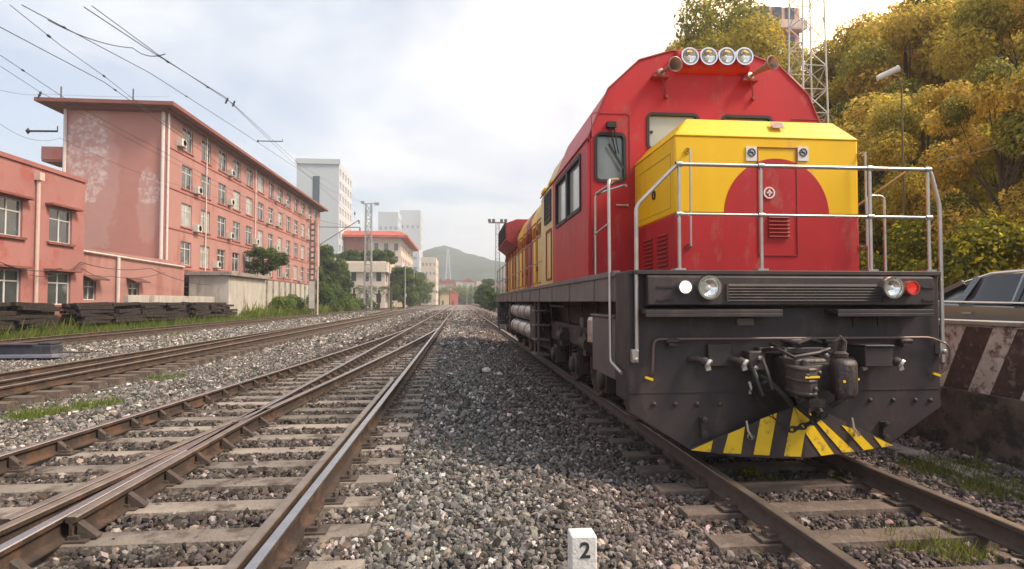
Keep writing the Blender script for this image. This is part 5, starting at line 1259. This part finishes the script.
# ---------------------------------------------------------------- masts, pylons, wires
steel_g = M('galvanised_mast', (.34, .33, .32), .6, metal=.3, var=.15)
steel_w = M('pale_mast_paint', (.62, .55, .50), .6, var=.1)
mast_c = M('mast_concrete', (.36, .32, .29), .9, var=.15, scale=2)
wire_m = M('dark_wire', (.045, .045, .05), .6)
insul = M('insulator', (.10, .05, .045), .4)
def lattice(name, x, y, z0, z1, w0, w1, m, label, cat, n=14, r=.035, nb=4, top=None, ty=1.0):
    e = empty(name, (x, y, z0)); tag(e, label, cat); h = z1 - z0; q = MB(); legs = MB()
    cs = [(-1, -1), (1, -1), (1, 1), (-1, 1)]
    for sx_, sy_ in cs: legs.tube([(sx_ * w0 / 2, sy_ * w0 / 2 * ty, 0), (sx_ * w1 / 2, sy_ * w1 / 2 * ty, h)], r * 1.5, 5)
    legs.build('legs', m, e)
    for k in range(n):
        t0, t1 = k / n, (k + 1) / n; wa = w0 + (w1 - w0) * t0; wb = w0 + (w1 - w0) * t1
        for i in range(4):
            a, b_ = cs[i], cs[(i + 1) % 4]
            if k % 2: a, b_ = b_, a
            q.tube([(a[0] * wa / 2, a[1] * wa / 2 * ty, h * t0), (b_[0] * wb / 2, b_[1] * wb / 2 * ty, h * t1)], r * .8, 4)
            q.tube([(a[0] * wa / 2, a[1] * wa / 2 * ty, h * t0), (b_[0] * wa / 2, b_[1] * wa / 2 * ty, h * t0)], r * .8, 4)
    o = q.build('bracing', m, e); return e
# catenary mast by the third track
MX, MY = P(312, 300, Y=69).x, 69.0; mzt = P(312, 221, Y=MY).z
cm = empty('catenary_mast', (MX, MY, .0)); tag(cm, 'dark catenary mast with cantilever arms, beside the grass in front of the long building', 'mast')
q = MB(); 
for s in (-1, 1): q.box(s * .26 - .06, s * .26 + .06, -.15, .15, -.3, mzt)
for k in range(16): q.box(-.2, .2, -.12, .12, .5 + k * (mzt - 1) / 15, .72 + k * (mzt - 1) / 15)
q.build('post', M('mast_brown', (.16, .11, .09), .9, var=.3, scale=2), cm)
MB().box(-.3, .3, -.2, .16, .6, 3.8).build('white_marking', M('whitewash', (.6, .58, .54), .9, var=.2), cm)
za = P(335, 227, Y=MY).z; zb_ = P(314, 248, Y=MY).z; xa_ = P(360, 227, Y=MY).x - MX; xe = P(359, 220, Y=MY)
q = MB().tube([(.2, 0, za), (xa_, 0, za)], .06, 6); q.tube([(.2, 0, zb_), (xe.x - MX, 0, xe.z)], .06, 6); q.tube([(.2, 0, za + .9), (xa_ * .75, 0, za + .1)], .03, 5); q.build('cantilever_arm', steel_g, cm)
q = MB(); 
for (x_, z_) in ((xe.x - MX, xe.z), (xa_, za), (xe.x - MX - .5, xe.z + 1.0)): q.lathe([(.0, -.25), (.10, -.2), (.05, -.12), (.11, -.06), (.05, 0), (.10, .08), (0, .2)], (x_, 0, z_ - .2), (0, 0, 1), 8)
q.build('insulator', insul, cm)
px_ = P(317.5, 300, Y=MY - 2).x; tag(MB().tube([(px_, MY - 2, -.2), (px_, MY - 2, P(317, 224, Y=MY - 2).z)], .07, 8, rr=[.10, .06]).build('slim_pole', steel_w), 'slim pale pole just right of the catenary mast', 'pole')
q0 = P(368, 300, Y=108); e = lattice('lighting_mast', q0.x, 108, -.2, P(368, 204, Y=108).z, 1.3, 1.0, steel_g, 'tall twin-legged lattice mast before the terrace building', 'mast', 14, .07)
q = MB(); h_ = P(368, 204, Y=108).z
q.tube([(-1.0, 0, h_ + .2), (1.6, 0, h_ + .4)], .09, 6); q.box(1.1, 1.9, -.2, .2, h_ + .0, h_ + .5); q.box(-1.4, -.8, -.2, .2, h_ + .3, h_ + .7); q.build('floodlights', steel_g, e)
q0 = P(497.5, 300, Y=140); h_ = P(497, 222, Y=140).z; e = lattice('lighting_mast', q0.x, 140, -.3, h_, 1.3, .8, steel_g, 'tall lattice floodlight mast far off beside the rear of the locomotive', 'mast', 14, .06)
q = MB(); q.box(-2.2, 2.2, -.3, .3, h_, h_ + .25)
for k in (-2, -1, 1, 2): q.box(k - .35, k + .35, -.35, .2, h_ + .3, h_ + 1.0)
q.build('floodlights', dgrey, e)
q0 = P(448, 290, Y=540); lattice('power_pylon', q0.x, 540, 8, P(448, 249, Y=540).z, 6, 1.3, M('pylon_pale', (.55, .56, .58), .7), 'distant pale power pylon standing before the hills', 'pylon', 8, .22)
for k, (px, pt, Y_) in enumerate(((389, 262, 130), (396, 270, 145), (407, 272, 165), (414, 268, 150), (425, 278, 210), (432, 280, 240), (405, 262, 120), (467, 284, 250), (473, 285, 260), (480, 283, 230), (440, 284, 300))):
    p_ = P(px, 300, Y=Y_); e = empty('catenary_pole', (p_.x, Y_, -.3)); zt_ = P(px, pt, Y=Y_).z
    tag(e, 'slender grey catenary pole far along the line, ' + ('just left of the cream annex', 'before the cream annex', 'right of the cream annex', 'before the nearest dark trees', 'before the pale house row', 'right of the pale house row', 'nearest of the left row', 'left one of three beyond the ballast path', 'middle one of three beyond the ballast path', 'right one of three beyond the ballast path', 'farthest of the left row')[k], 'pole', 'catenary poles far along the line')
    MB().tube([(0, 0, 0), (0, 0, zt_ + .3)], .12, 6, rr=[.16, .1]).build('post', mast_c, e)
    MB().tube([(0, 0, zt_ - .8), (2.6 if px < 460 else -2.4, 0, zt_ - .8)], .05, 5).build('arm', steel_g, e)
def wire(pts, label, r=.012, sag=.0, grp=None, droppers=()):
    A = [P(px, py, X=X_) if X_ is not None else P(px, py, Y=Y_) for (px, py, X_, Y_) in pts]
    out_ = []
    for i in range(len(A) - 1):
        for t in np.linspace(0, 1, 13)[:-1]:
            p_ = A[i].lerp(A[i + 1], t); p_ = p_ - Vector((0, 0, sag * 4 * t * (1 - t))); out_.append(p_)
    out_.append(A[-1]); q = MB().tube(out_, r * .7, 5)
    for t in droppers:
        i = int(t * (len(out_) - 1)); q.lathe([(0, -.07), (.02, -.05), (.028, 0), (.02, .05), (0, .07)], out_[i], (out_[min(i + 1, len(out_) - 1)] - out_[i - 1]), 8)
    o = q.build('overhead_wire', wire_m); tag(o, label, 'wire', grp); return o
# wires: each hangs in a vertical plane along the line (X fixed) to the far masts
wire([(22, 5, -8.6, None), (150, 73, -8.9, None), (236, 128, -9.4, None), (330, 190, None, 60), (368, 205, None, 108)], 'overhead wire from the top left corner that passes above the salmon roof ridge', .014, .0, droppers=(.08, .35))
wire([(84, 7, -6.3, None), (152, 52, -6.4, None), (225, 97, -6.7, None), (290, 160, None, 40), (360, 222, None, 69)], 'overhead wire starting at the top edge that meets the cantilever arm', .013, droppers=(.3,))
wire([(92, 6, -6.0, None), (160, 56, -6.2, None), (232, 103, -6.6, None), (300, 165, None, 42), (368, 206, None, 108)], 'second of the two close parallel wires near the top edge of the sky', .011, droppers=(.4,))
wire([(0, 27, -9.5, None), (104, 82, -9.8, None), (200, 150, -10.5, None), (300, 226, None, 55), (312, 232, None, 69)], 'overhead wire from the left edge that crosses the roof of the long salmon building', .014, droppers=(.28,))
wire([(10, 5, -8.2, None), (60, 45, -8.4, None), (104, 76, -8.8, None), (150, 112, -9.4, None), (230, 165, None, 40), (312, 228, None, 69)], 'overhead wire down from the top left corner across the gable corner', .010, droppers=(.15, .4))
wire([(0, 55, -11.5, None), (30, 75, -11.6, None), (75, 105, -12, None), (160, 150, -13, None), (314, 236, None, 69)], 'overhead wire from the left edge across the peeling gable wall', .012, droppers=(.2,))
wire([(0, 66, -12.2, None), (40, 92, -12.4, None), (150, 150, -13.5, None), (314, 240, None, 69)], 'lowest slanting wire at the left edge across the gable wall', .010)
wire([(48, 20, -8.7, None), (133, 48, None, 16), (165, 54, -6.3, None)], 'short slack cross wire joining two overhead wires near the top left', .016, .12, droppers=(.95,))
wire([(0, 124, None, 20), (60, 138, None, 26), (200, 190, None, 40), (312, 232, None, 69)], 'thin wire low across the gable and facade of the long salmon building', .010, .3)
wire([(0, 90, None, 22), (47, 94, None, 30), (170, 96, None, 44)], 'thin horizontal span wire just above the flat roof corner', .010, .1)
wire([(0, 262, -19.6, None), (60, 268, -19.6, None), (80, 262, -19.9, None), (150, 268, -20.5, None), (210, 285, -20.5, None)], 'slack black cable strung low along the salmon walls', .03, .25)
wire([(30, 275, -19.6, None), (80, 266, -19.9, None), (110, 276, -20.4, None), (165, 272, -20.5, None)], 'second slack black cable strung below the first along the annex', .025, .25)
for (px, py, X_, lab) in ((40, 130, -9.6, 'short steel registration arm hanging in the sky left of the gable'), (270, 140, -9.5, 'short steel registration arm hanging in the sky beside the long facade')):
    a = P(px - 12, py + 1, X=X_); c = a + Vector((1.1 if px > 100 else .55, .1, .04)); q = MB().tube([a, c], .022, 6); q.lathe([(0, -.08), (.05, 0), (0, .08)], a, (0, 0, 1), 8); q.tube([c, c + Vector((0, 0, .12))], .012, 5); tag(q.build('registration_arm', wire_m), lab, 'registration arm')
for (px, py, X_, lab) in ((40, 94, -11, 'small dark insulator in the line left of the salmon roof corner'), (227, 100, -6.6, 'left one of two small insulators in the twin wires'), (234, 103, -6.5, 'right one of two small insulators in the twin wires')):
    a = P(px, py, X=X_); q = MB().lathe([(0, -.12), (.03, -.10), (.018, -.07), (.034, -.03), (.018, 0), (.034, .03), (.018, .06), (0, .09)], a, (.4, 0, 1), 8); tag(q.build('line_insulator', wire_m), lab, 'insulator', 'insulators in the overhead line')

# ---------------------------------------------------------------- vegetation
leaf_mat = attr_mat('leaves', .55, .58); bark = M('bark', (.10, .065, .045), .95, var=.35, scale=5, bump=.8, bscale=20)
def leaf_cloud(centers, radii, n, size, pal_, rs, flat=.75, droop=.0):
    "clumps of leaf faces spread through ellipsoids; returns verts, faces, cols"
    c = np.asarray(centers); r_ = np.asarray(radii); w_ = (r_ ** 2); w_ = w_ / w_.sum()
    k = rs.choice(len(c), n, p=w_)
    d = rs.normal(size=(n, 3)); d /= np.linalg.norm(d, axis=1)[:, None]; rad = rs.uniform(.15, 1, n) ** .45
    p = c[k] + d * (rad * r_[k])[:, None] * np.array([1, 1, flat])
    q = rs.normal(size=(n, 3)); q[:, 2] = np.abs(q[:, 2]) * .9 + .25; q = q * .6 + d * .7; q /= np.linalg.norm(q, axis=1)[:, None]
    u = np.cross(q, rs.normal(size=(n, 3))); u /= np.linalg.norm(u, axis=1)[:, None]; v = np.cross(q, u)
    s = size * np.exp(rs.normal(0, .3, n))[:, None]
    vs = np.stack([p - u * s * .5, p + v * s * .32 + u * s * .05 - q * s * .06, p + u * s * .6, p - v * s * .32 + u * s * .05 - q * s * .06], 1).reshape(-1, 3)
    f = np.arange(4 * n).reshape(n, 4)
    pal_ = np.asarray(pal_); tone = rs.choice(len(pal_), len(c)); mixk = rs.uniform(0, 1, n) < .65
    col = np.where(mixk[:, None], pal_[tone[k]], pal_[rs.choice(len(pal_), n)]) * np.exp(rs.normal(0, .16, (n, 1)))
    return vs, f, np.repeat(np.clip(col, 0, 1), 4, axis=0)
def tree_meshes(seed, H_, spread, pal_, n, size, trunk_r=.22, crown_lo=.3, lean=0, nclump=26, name='tree'):
    rs = np.random.default_rng(seed); q = MB(); cen = []; rad = []
    tp = [(0, 0, -.3), (lean * .2, 0, H_ * .25), (lean * .6, rs.normal() * .2, H_ * .55), (lean, rs.normal() * .3, H_ * .85)]
    q.tube(tp, trunk_r, 8, rr=[trunk_r * 1.25, trunk_r, trunk_r * .65, trunk_r * .25])
    for i in range(nclump):
        t = rs.uniform(crown_lo, 1.0); az = rs.uniform(0, 2 * math.pi); env = math.sin(math.pi * min(1, max(.08, (t - crown_lo) / (1.05 - crown_lo)) ** .8)) ** .6
        rr2 = spread * env * rs.uniform(.35, 1.0); c = np.array([math.cos(az) * rr2 + lean * t, math.sin(az) * rr2, H_ * t * rs.uniform(.93, 1.04)])
        cen.append(c); rad.append(spread * rs.uniform(.20, .42))
        s0 = t * .8 * rs.uniform(.55, .9); bp = Vector((lean * s0, 0, H_ * s0)); mid = bp.lerp(Vector(c), .55) - Vector((0, 0, spread * .05))
        q.tube([bp, mid, Vector(c)], trunk_r * .3, 5, rr=[trunk_r * .36, trunk_r * .2, trunk_r * .06])
    return q, leaf_cloud(cen, rad, n, size, pal_, rs)
_protos = {}
def tree(name, label, cat, x, y, key, scale=1.0, rz=0, group=None, z=None, sxy=1.0):
    if key not in _protos:
        q, (vs, f, col) = PROTO[key](); root = empty(name); 
        q.build('trunk', bark, root); np_mesh('crown', vs, f, leaf_mat, col, root); _protos[key] = root; o = root
    else: o = copy_tree(_protos[key])
    o.name = name; o.location = (x, y, gz(x, y) if z is None else z); o.scale = (scale * sxy, scale * sxy, scale); o.rotation_euler.z = rz
    for k_ in ('group',): 
        if k_ in o: del o[k_]
    tag(o, label, cat, group); return o
gold = [(.54, .42, .07), (.58, .42, .06), (.42, .37, .06), (.66, .52, .09), (.34, .32, .06), (.56, .36, .06)]
amber_glow = [(.66, .42, .08), (.74, .52, .10), (.58, .42, .08), (.60, .34, .06), (.40, .30, .06), (.70, .56, .11)]  # orange glow over the bank put into the leaf colour of the high trees
olive = [(.20, .20, .035), (.26, .24, .04), (.32, .27, .04), (.15, .16, .03), (.38, .30, .045)]
green = [(.07, .13, .03), (.11, .18, .035), (.16, .23, .04), (.05, .09, .025)]
dkgreen = [(.07, .11, .035), (.10, .155, .04), (.15, .20, .05)]
PROTO = {
 'g1': lambda: tree_meshes(1, 13, 4.4, amber_glow[:3] + gold + olive[1:3], 62000, .17, .26, .22, .6, 40), 'g2': lambda: tree_meshes(2, 11, 4.2, gold + olive + amber_glow[:2], 56000, .165, .22, .18, -.4, 38),
 'o1': lambda: tree_meshes(3, 12, 4.0, olive + gold[:2], 34000, .17, .22, .30, .2, 34), 'r1': lambda: tree_meshes(4, 4.2, 1.8, green, 7000, .15, .11, .45, 0, 24),
 'd1': lambda: tree_meshes(5, 9, 3.6, dkgreen + green, 16000, .30, .2, .12, 0, 44),
}
# px, top py, distance, kind, width factor, label
spots = [(1000, 60, 12.5, 'g2', .62, 'golden tree nearest the car at the right edge'), (930, 70, 15.5, 'g1', .62, 'golden leafy tree behind the street lamp'),
 (880, 80, 19.0, 'g2', .85, 'rounded golden tree behind the right handrails'), (1035, -60, 17.0, 'g1', .60, 'tall golden tree filling the right edge'),
 (915, -10, 23.0, 'g1', .66, 'tall thin golden tree under the bright part of the sky'), (975, -50, 27.0, 'g2', .75, 'large golden tree high on the bank'),
 (862, 6, 30.0, 'g1', .62, 'golden tree just right of the lattice tower'), (742, 2, 34.0, 'o1', .72, 'olive tree rising above the roof headlights'),
 (700, 14, 36.0, 'o1', .55, 'small olive tree just left above the roof headlights'), (840, 105, 23.0, 'g2', .8, 'low golden tree behind the nose of the locomotive'),
 (720, 10, 40.0, 'o1', .8, 'fuller olive tree behind the two above the roof headlights'), (905, 20, 34.0, 'o1', .9, 'olive tree far up the bank'), (950, 8, 36.0, 'g2', .9, 'farthest golden tree on top of the bank'), (1010, 20, 22.0, 'g2', .7, 'golden tree between the two tallest at the right edge')]
for px, pt, Y_, k, wf, lb_ in spots:
    x = P(px, 300, Y=Y_).x; top_ = P(px, pt, Y=Y_).z; h0 = {'g1': 13.6, 'g2': 11.6, 'o1': 12.8}[k]; s = (top_ - gz(x, Y_)) / h0
    tree('broadleaf_tree', lb_, 'tree', x, Y_, k, s, random.random() * 6, sxy=min(1.6, wf * 1.25))
# bushes: one mesh each
def bush(name, label, cat, x, y, rx, ry, h, n, size, pal_, seed, group=None, flowers=0, z=None, nc=12):
    rs = np.random.default_rng(seed); cen = []; rad = []
    for i in range(nc):
        a = rs.uniform(0, 6.28); d = rs.uniform(0, 1) ** .6; cen.append((math.cos(a) * d * rx * .8, math.sin(a) * d * ry * .8, h * rs.uniform(.25, .85) * (1 - .35 * d))); rad.append(min(rx, ry, h) * rs.uniform(.28, .5))
    vs, f, col = leaf_cloud(cen, rad, n, size, pal_, rs, .8)
    root = empty(name, (x, y, gz(x, y) if z is None else z)); tag(root, label, cat, group)
    np_mesh('foliage', vs, f, leaf_mat, col, root)
    q = MB()
    for c in cen: q.tube([(c[0] * .15, c[1] * .15, -.1), (c[0] * .6, c[1] * .6, c[2] * .6), c], .025, 4, rr=[.03, .02, .008])
    q.build('stems', bark, root)
    if flowers:
        c2 = [(c[0], c[1] - .1, c[2] + .1) for c in cen]; vs, f, col = leaf_cloud(c2, [r_ * 1.1 for r_ in rad], flowers, size * .8, [(.80, .58, .02), (.85, .66, .04)], rs, .8); np_mesh('blossom', vs, f, leaf_mat, col, root)
    return root
bg = [(.26, .26, .03), (.36, .33, .035), (.17, .19, .03), (.46, .40, .045)]
for k, (x, y, rx, h, fl, lb_) in enumerate(((11.9, 8.6, 1.5, 2.6, 500, 'yellow-flowered shrub above the car roof at the right edge'), (12.0, 11.2, 1.6, 2.9, 900, 'yellow-flowered shrub between the car and the handrails'), (12.1, 14.0, 1.6, 3.1, 900, 'yellow-flowered shrub seen through the right handrails'), (12.2, 17.2, 1.8, 3.2, 500, 'shrub with few yellow flowers just behind the nose'), (12.0, 21, 2.0, 3.0, 200, 'low shrub behind the cab, last of the roadside row'), (14.2, 10.0, 1.8, 3.0, 300, 'upper shrub on the bank over the car'), (13.9, 7.0, 1.8, 3.0, 300, 'upper shrub on the bank nearest the camera'))):
    bush('flowering_shrub', lb_, 'shrub', x, y, rx, rx, h, 8500, .11, bg, 40 + k, flowers=int(fl * 2.2))
# undergrowth on the bank
def grass(name, label, x0, x1, y0, y1, n, h, pal_, seed, wd=.012, mask=None, off=0):
    rs = np.random.default_rng(seed); x = rs.uniform(x0, x1, n); y = rs.uniform(y0, y1, n)
    if mask is not None: k = mask(x, y, rs); x = x[k]; y = y[k]
    n = len(x); z = gzv(x, y) - .02 + off; a = rs.uniform(0, 6.28, n); hh = h * np.exp(rs.normal(0, .4, n)); ln = rs.uniform(.1, .7, n) * hh; b = a + rs.normal(0, .6, n)
    w_ = wd * (1 + hh)
    p0 = np.stack([x - np.cos(a) * w_, y - np.sin(a) * w_, z], 1); p1 = np.stack([x + np.cos(a) * w_, y + np.sin(a) * w_, z], 1)
    p2 = np.stack([x + np.cos(b) * ln, y + np.sin(b) * ln, z + hh], 1)
    vs = np.stack([p0, p1, p2], 1).reshape(-1, 3); f = np.arange(3 * n).reshape(n, 3); pal_ = np.asarray(pal_)
    col = pal_[rs.choice(len(pal_), n)] * np.exp(rs.normal(0, .2, (n, 1)))
    o = np_mesh(name, vs, f, leaf_mat, np.repeat(np.clip(col, 0, 1), 3, axis=0)); tag(o, label, 'grass', kind='stuff'); return o
gp = [(.13, .21, .035), (.18, .26, .04), (.23, .28, .06), (.09, .14, .03), (.30, .29, .09)]
def patchy(sc, th):
    def f(x, y, rs):
        v = np.sin(x * sc + 1.3) * np.sin(y * sc * .8 + .4) + .6 * np.sin(x * sc * 2.3 + y * sc * 1.7) + .5 * np.sin(x * sc * .5 - y * sc * .9); return v + rs.normal(0, .3, len(x)) > th
    return f
grass('grass', 'bright green grass strip between the farthest track and the timber piles', -21.5, -17.6, 16, 62, 70000, .34, gp, 1, .02)
grass('grass', 'tall weeds in front of the concrete walls and the catenary mast', -20.0, -17.9, 52, 100, 30000, .55, gp, 2, .045)
grass('grass', 'thin weeds along the farthest track', -17.7, -13.6, 12, 60, 9000, .13, gp, 3, .014, patchy(.7, .5))
def blobs(cs):
    def f(x, y, rs):
        m = np.zeros(len(x), bool)
        for (cx, cy, r1, r2) in cs: m |= ((x - cx) / r1) ** 2 + ((y - cy) / r2) ** 2 + rs.normal(0, .35, len(x)) < 1
        return m
    return f
c1 = P(55, 415, Z=-.3); c2 = P(165, 378, Z=-.3); c3 = P(45, 420, Z=-.3)
grass('grass', 'larger green weed patch in the pale ballast at the left edge', c1.x - .9, c1.x + .9, c1.y - .8, c1.y + .8, 9000, .10, gp, 4, .008, blobs(((c1.x, c1.y, .6, .4), (c1.x + .5, c1.y + .35, .25, .2))))
grass('grass', 'smaller green weed patch in the pale ballast farther along', c2.x - .6, c2.x + .6, c2.y - .6, c2.y + .6, 3500, .09, gp, 6, .008, blobs(((c2.x, c2.y, .4, .3),)))
gp2 = [(.16, .20, .035), (.22, .24, .05), (.12, .15, .03), (.26, .22, .07)]
gcs = [P(950, 470, Z=-.38), P(1000, 492, Z=-.38), P(915, 545, Z=-.38), P(770, 483, Z=-.38), P(850, 480, Z=-.38), P(960, 558, Z=-.38)]
grass('grass', 'olive weeds between and beside the rusty siding rails near the plough', 2.4, 5.8, 2.0, 9, 260000, .07, gp2, 5, .007, blobs([(g_.x, g_.y, r1, r2) for g_, r1, r2 in zip(gcs, (.45, .35, .25, .14, .14, .2), (.30, .3, .16, .12, .12, .12))]))
# yellow-green sprigs by the plough
for k, (px, py, lb_) in enumerate(((752, 472, 'small green sprig growing inside the left siding rail under the plough'), (845, 474, 'small green sprig left of the right siding rail under the plough'))):
    c = P(px, py, Z=-.33); bush('weed_sprig', lb_, 'weed', c.x, c.y, .12, .12, .12, 260, .03, [(.20, .26, .03), (.34, .34, .04)], 90 + k, nc=5)
# left side vegetation
rt = P(264, 262, X=-21.0); tree('round_tree', 'small round green tree in front of the long salmon building, above the concrete platform', 'tree', -21.0, rt.y, 'r1', 1.0, 0, z=P(264, 262, X=-21).z - 2.9, sxy=1.2)
for k, (px, py, Y_, s, lb_) in enumerate(((330, 246, 104, .72, 'dark green tree between the long salmon building and the terrace'), (345, 262, 110, .5, 'low dark tree left of the terrace building'), (320, 268, 96, .5, 'dark tree behind the catenary mast'))):
    p_ = P(px, 300, Y=Y_); zt_ = P(px, py, Y=Y_).z; tree('dense_tree', lb_, 'tree', p_.x - 1, Y_, 'd1', zt_ / 9.0, k * 1.7, sxy=.75)
for k in range(6):
    px = 410 + k * 4.6; Y_ = 135 + k * 32; p_ = P(px, 300, Y=Y_); zt_ = P(px, 265 + k * 3.1, Y=Y_).z
    tree('lineside_tree', ('nearest', 'second nearest', 'third', 'fourth', 'fifth', 'farthest')[k] + ' dark tree in the row along the line beyond the cream annex', 'tree', p_.x - 1.5, Y_, 'd1', zt_ / 9.0, k * 2.1)
for k in range(5):
    px = (480, 484, 488, 492, 487)[k]; Y_ = (150, 120, 100, 90, 190)[k]; p_ = P(px, 300, Y=Y_); zt_ = P(px, (288, 284, 287, 291, 280)[k], Y=Y_).z
    tree('lineside_tree', ('small', 'tall', 'low', 'lowest', 'farthest')[k] + ' dark tree seen just left of the rear end of the locomotive', 'tree', p_.x + .3, Y_, 'd1', zt_ / 9.0, k * 1.1)
for k in range(7):
    px = 343 + k * 7; p_ = P(px, 262, Y=SY + 3); bush('terrace_plant', 'green plant on the terrace roof, ' + ('first', 'second', 'third', 'fourth', 'fifth', 'sixth', 'seventh')[k] + ' from the left', 'plant', p_.x, SY + 3, 2.2, 2.0, 3.6, 1500, .5, green, 120 + k, z=sz - .3)
bl = ['leftmost, against the ribbed concrete wall', 'second, against the ribbed concrete wall', 'beside the concrete wall', 'left of the catenary mast', 'right of the catenary mast', 'below the terrace', 'before the lighting mast', 'right of the lighting mast', 'before the cream annex', 'at the end of the fence']
for k, (px, Y_, h, r_) in enumerate(((276, 63, 2.0, 1.5), (287, 67, 2.3, 1.7), (300, 78, 2.2, 1.8), (292, 72, 1.6, 1.6), (325, 84, 3.0, 2.4), (340, 92, 3.2, 2.6), (352, 98, 2.4, 2.4), (376, 104, 2.0, 2.4), (392, 118, 2.6, 2.6), (410, 140, 3.0, 3.0))):
    p_ = P(px, 300, Y=Y_); bush('green_bush', 'leafy green bush ' + bl[k], 'bush', min(p_.x, -19.2 if k > 1 else -18.6), Y_, r_ * 1.15, r_ * 1.15, h * 1.25, 3800, .24, green if k % 3 else gp[:3] + green, 60 + k)
# palms before the terrace
def palm(x, y, h, seed, label):
    rs = np.random.default_rng(seed); root = empty('palm', (x, y, gz(x, y))); tag(root, label, 'palm'); MB().tube([(0, 0, -.2), (0, 0, h)], .2, 7, rr=[.28, .2]).build('trunk', bark, root)
    V = []; Fc = []; C_ = []
    for k in range(26):
        a = rs.uniform(0, 6.28); el = rs.uniform(-.1, 1.2); ln = rs.uniform(2.0, 2.9)
        for s in np.linspace(.15, 1, 12):
            d = np.array([math.cos(a), math.sin(a)]) * ln * s * math.cos(el * (1 - .5 * s)); z_ = h + ln * s * math.sin(el) - 1.1 * s * s * ln * .55
            for sd_ in (-1, 1):
                n_ = np.array([-math.sin(a), math.cos(a)]) * sd_ * .5 * (1.1 - s * .6); o_ = len(V); V += [(d[0], d[1], z_), (d[0] * 1.06, d[1] * 1.06, z_), (d[0] + n_[0] + d[0] * .08, d[1] + n_[1] + d[1] * .08, z_ - .25)]; Fc.append((o_, o_ + 1, o_ + 2)); C_ += [tuple(np.array([.09, .11, .04]) * rs.uniform(.7, 1.3))] * 3
    np_mesh('crown', np.array(V), np.array(Fc), leaf_mat, np.array(C_), root)
for k, px in enumerate((354, 366, 379, 391)): p_ = P(px, 300, Y=112); palm(p_.x, 112, P(px, 282, Y=112).z - 1.2, 5 + k, ('leftmost', 'second from the left', 'third from the left', 'rightmost')[k] + ' of the small palms before the terrace building')
# wood at the foot of the hills as one mass
def wood(label, n, x0, x1, y0, y1, ztop, seed, size):
    rs = np.random.default_rng(seed); m = 420; cx = rs.uniform(x0, x1, m); cy = rs.uniform(y0, y1, m); cen = np.stack([cx, cy, rs.uniform(0, 1, m) * ztop], 1); vs, f, col = leaf_cloud(cen, rs.uniform(3, 6.5, m), n, size, dkgreen + green, rs, .8)
    tag(np_mesh('far_wood', vs, f, leaf_mat, col), label, 'wood', kind='stuff')
wood('far wooded strip on both sides of the track end below the hills', 60000, -50, 60, 320, 430, 8, 9, 1.1)

# ---------------------------------------------------------------- right background: tower, lattice mast, lamp
ty_ = 46.0; p0 = P(757, 60, Y=ty_); p1 = P(800, 60, Y=ty_); zt_ = P(778, 7, Y=ty_).z
q = empty('pink_tower_block', (p0.x, ty_, 5)); tag(q, 'pale pink tower block top showing through the trees above the cab', 'building')
MB().box(0, p1.x - p0.x, 0, 2.6, 0, zt_ - 5).build('wall', M('pale_pink', (.62, .36, .30), .9, var=.1), q, smooth=False)
for j in range(7):
    o = MB().box(-.15, p1.x - p0.x + .15, -.9, -.01, zt_ - 7.2 - j * 2.6, zt_ - 6.5 - j * 2.6).build('balcony', M('balcony_pale', (.66, .50, .44), .9), q, smooth=False)
    for i in range(3): MB().box(.3 + i * 1.15, 1.1 + i * 1.15, -.05, .01, zt_ - 6.2 - j * 2.6, zt_ - 5.0 - j * 2.6).build('window', pane_d, q, smooth=False)
lt = P(807, 60, Y=21.0); lattice('lattice_tower', lt.x, 21, gz(lt.x, 21) - .3, 17, 1.15, .80, steel_w, 'pale steel lattice tower rising behind the right shoulder of the cab', 'tower', 17, .022)
lp = P(887, 76, Y=14.5); e = empty('street_lamp', (lp.x + .42, 14.5, gz(lp.x + .42, 14.5))); tag(e, 'pale cylindrical lamp head on a slim pole among the golden trees', 'street lamp')
zl = lp.z - gz(lp.x + .42, 14.5); MB().tube([(0, 0, -.2), (0, 0, zl - .3), (-.15, -.05, zl - .02), (-.40, -.1, zl)], .03, 8, rr=[.03, .022, .02, .02]).build('pole', M('pole_brown', (.16, .11, .05), .7), e)
MB().lathe([(0, -.30), (.07, -.29), (.085, -.2), (.085, .22), (.10, .24), (.10, .27), (.06, .27), (0, .26)], (-.50, -.15, zl + .01), (.85, -.35, .38), 16).build('lamp_head', white, e)
# a rusty frame in the bank shrubs
# power line over the bank
q = MB(); a = P(940, 160, Y=13); c = P(1040, 128, Y=11); q.tube([a.lerp(c, t) - Vector((0, 0, .1 * math.sin(t * 3.14))) for t in np.linspace(0, 1.2, 10)], .012, 5); tag(q.build('bank_cable', M('cable_pale', (.4, .3, .2), .7)), 'thin cable slung in front of the trees on the bank', 'cable')

# ---------------------------------------------------------------- haze
hz = MB().box(-900, 900, -40, 1200, -8, 150).build('haze', [], None, smooth=False); tag(hz, kind='stuff')
hz['label'] = 'pale warm haze in the air over the whole valley'; hz['category'] = 'haze'
hmm = bpy.data.materials.new('haze'); hmm.use_nodes = True; t = hmm.node_tree; t.nodes.clear()
o_ = t.nodes.new('ShaderNodeOutputMaterial'); pv = t.nodes.new('ShaderNodeVolumePrincipled'); pv.inputs['Color'].default_value = (.90, .95, 1.0, 1); pv.inputs['Density'].default_value = .00085; pv.inputs['Anisotropy'].default_value = .2
t.links.new(pv.outputs[0], o_.inputs['Volume']); hz.data.materials.append(hmm)
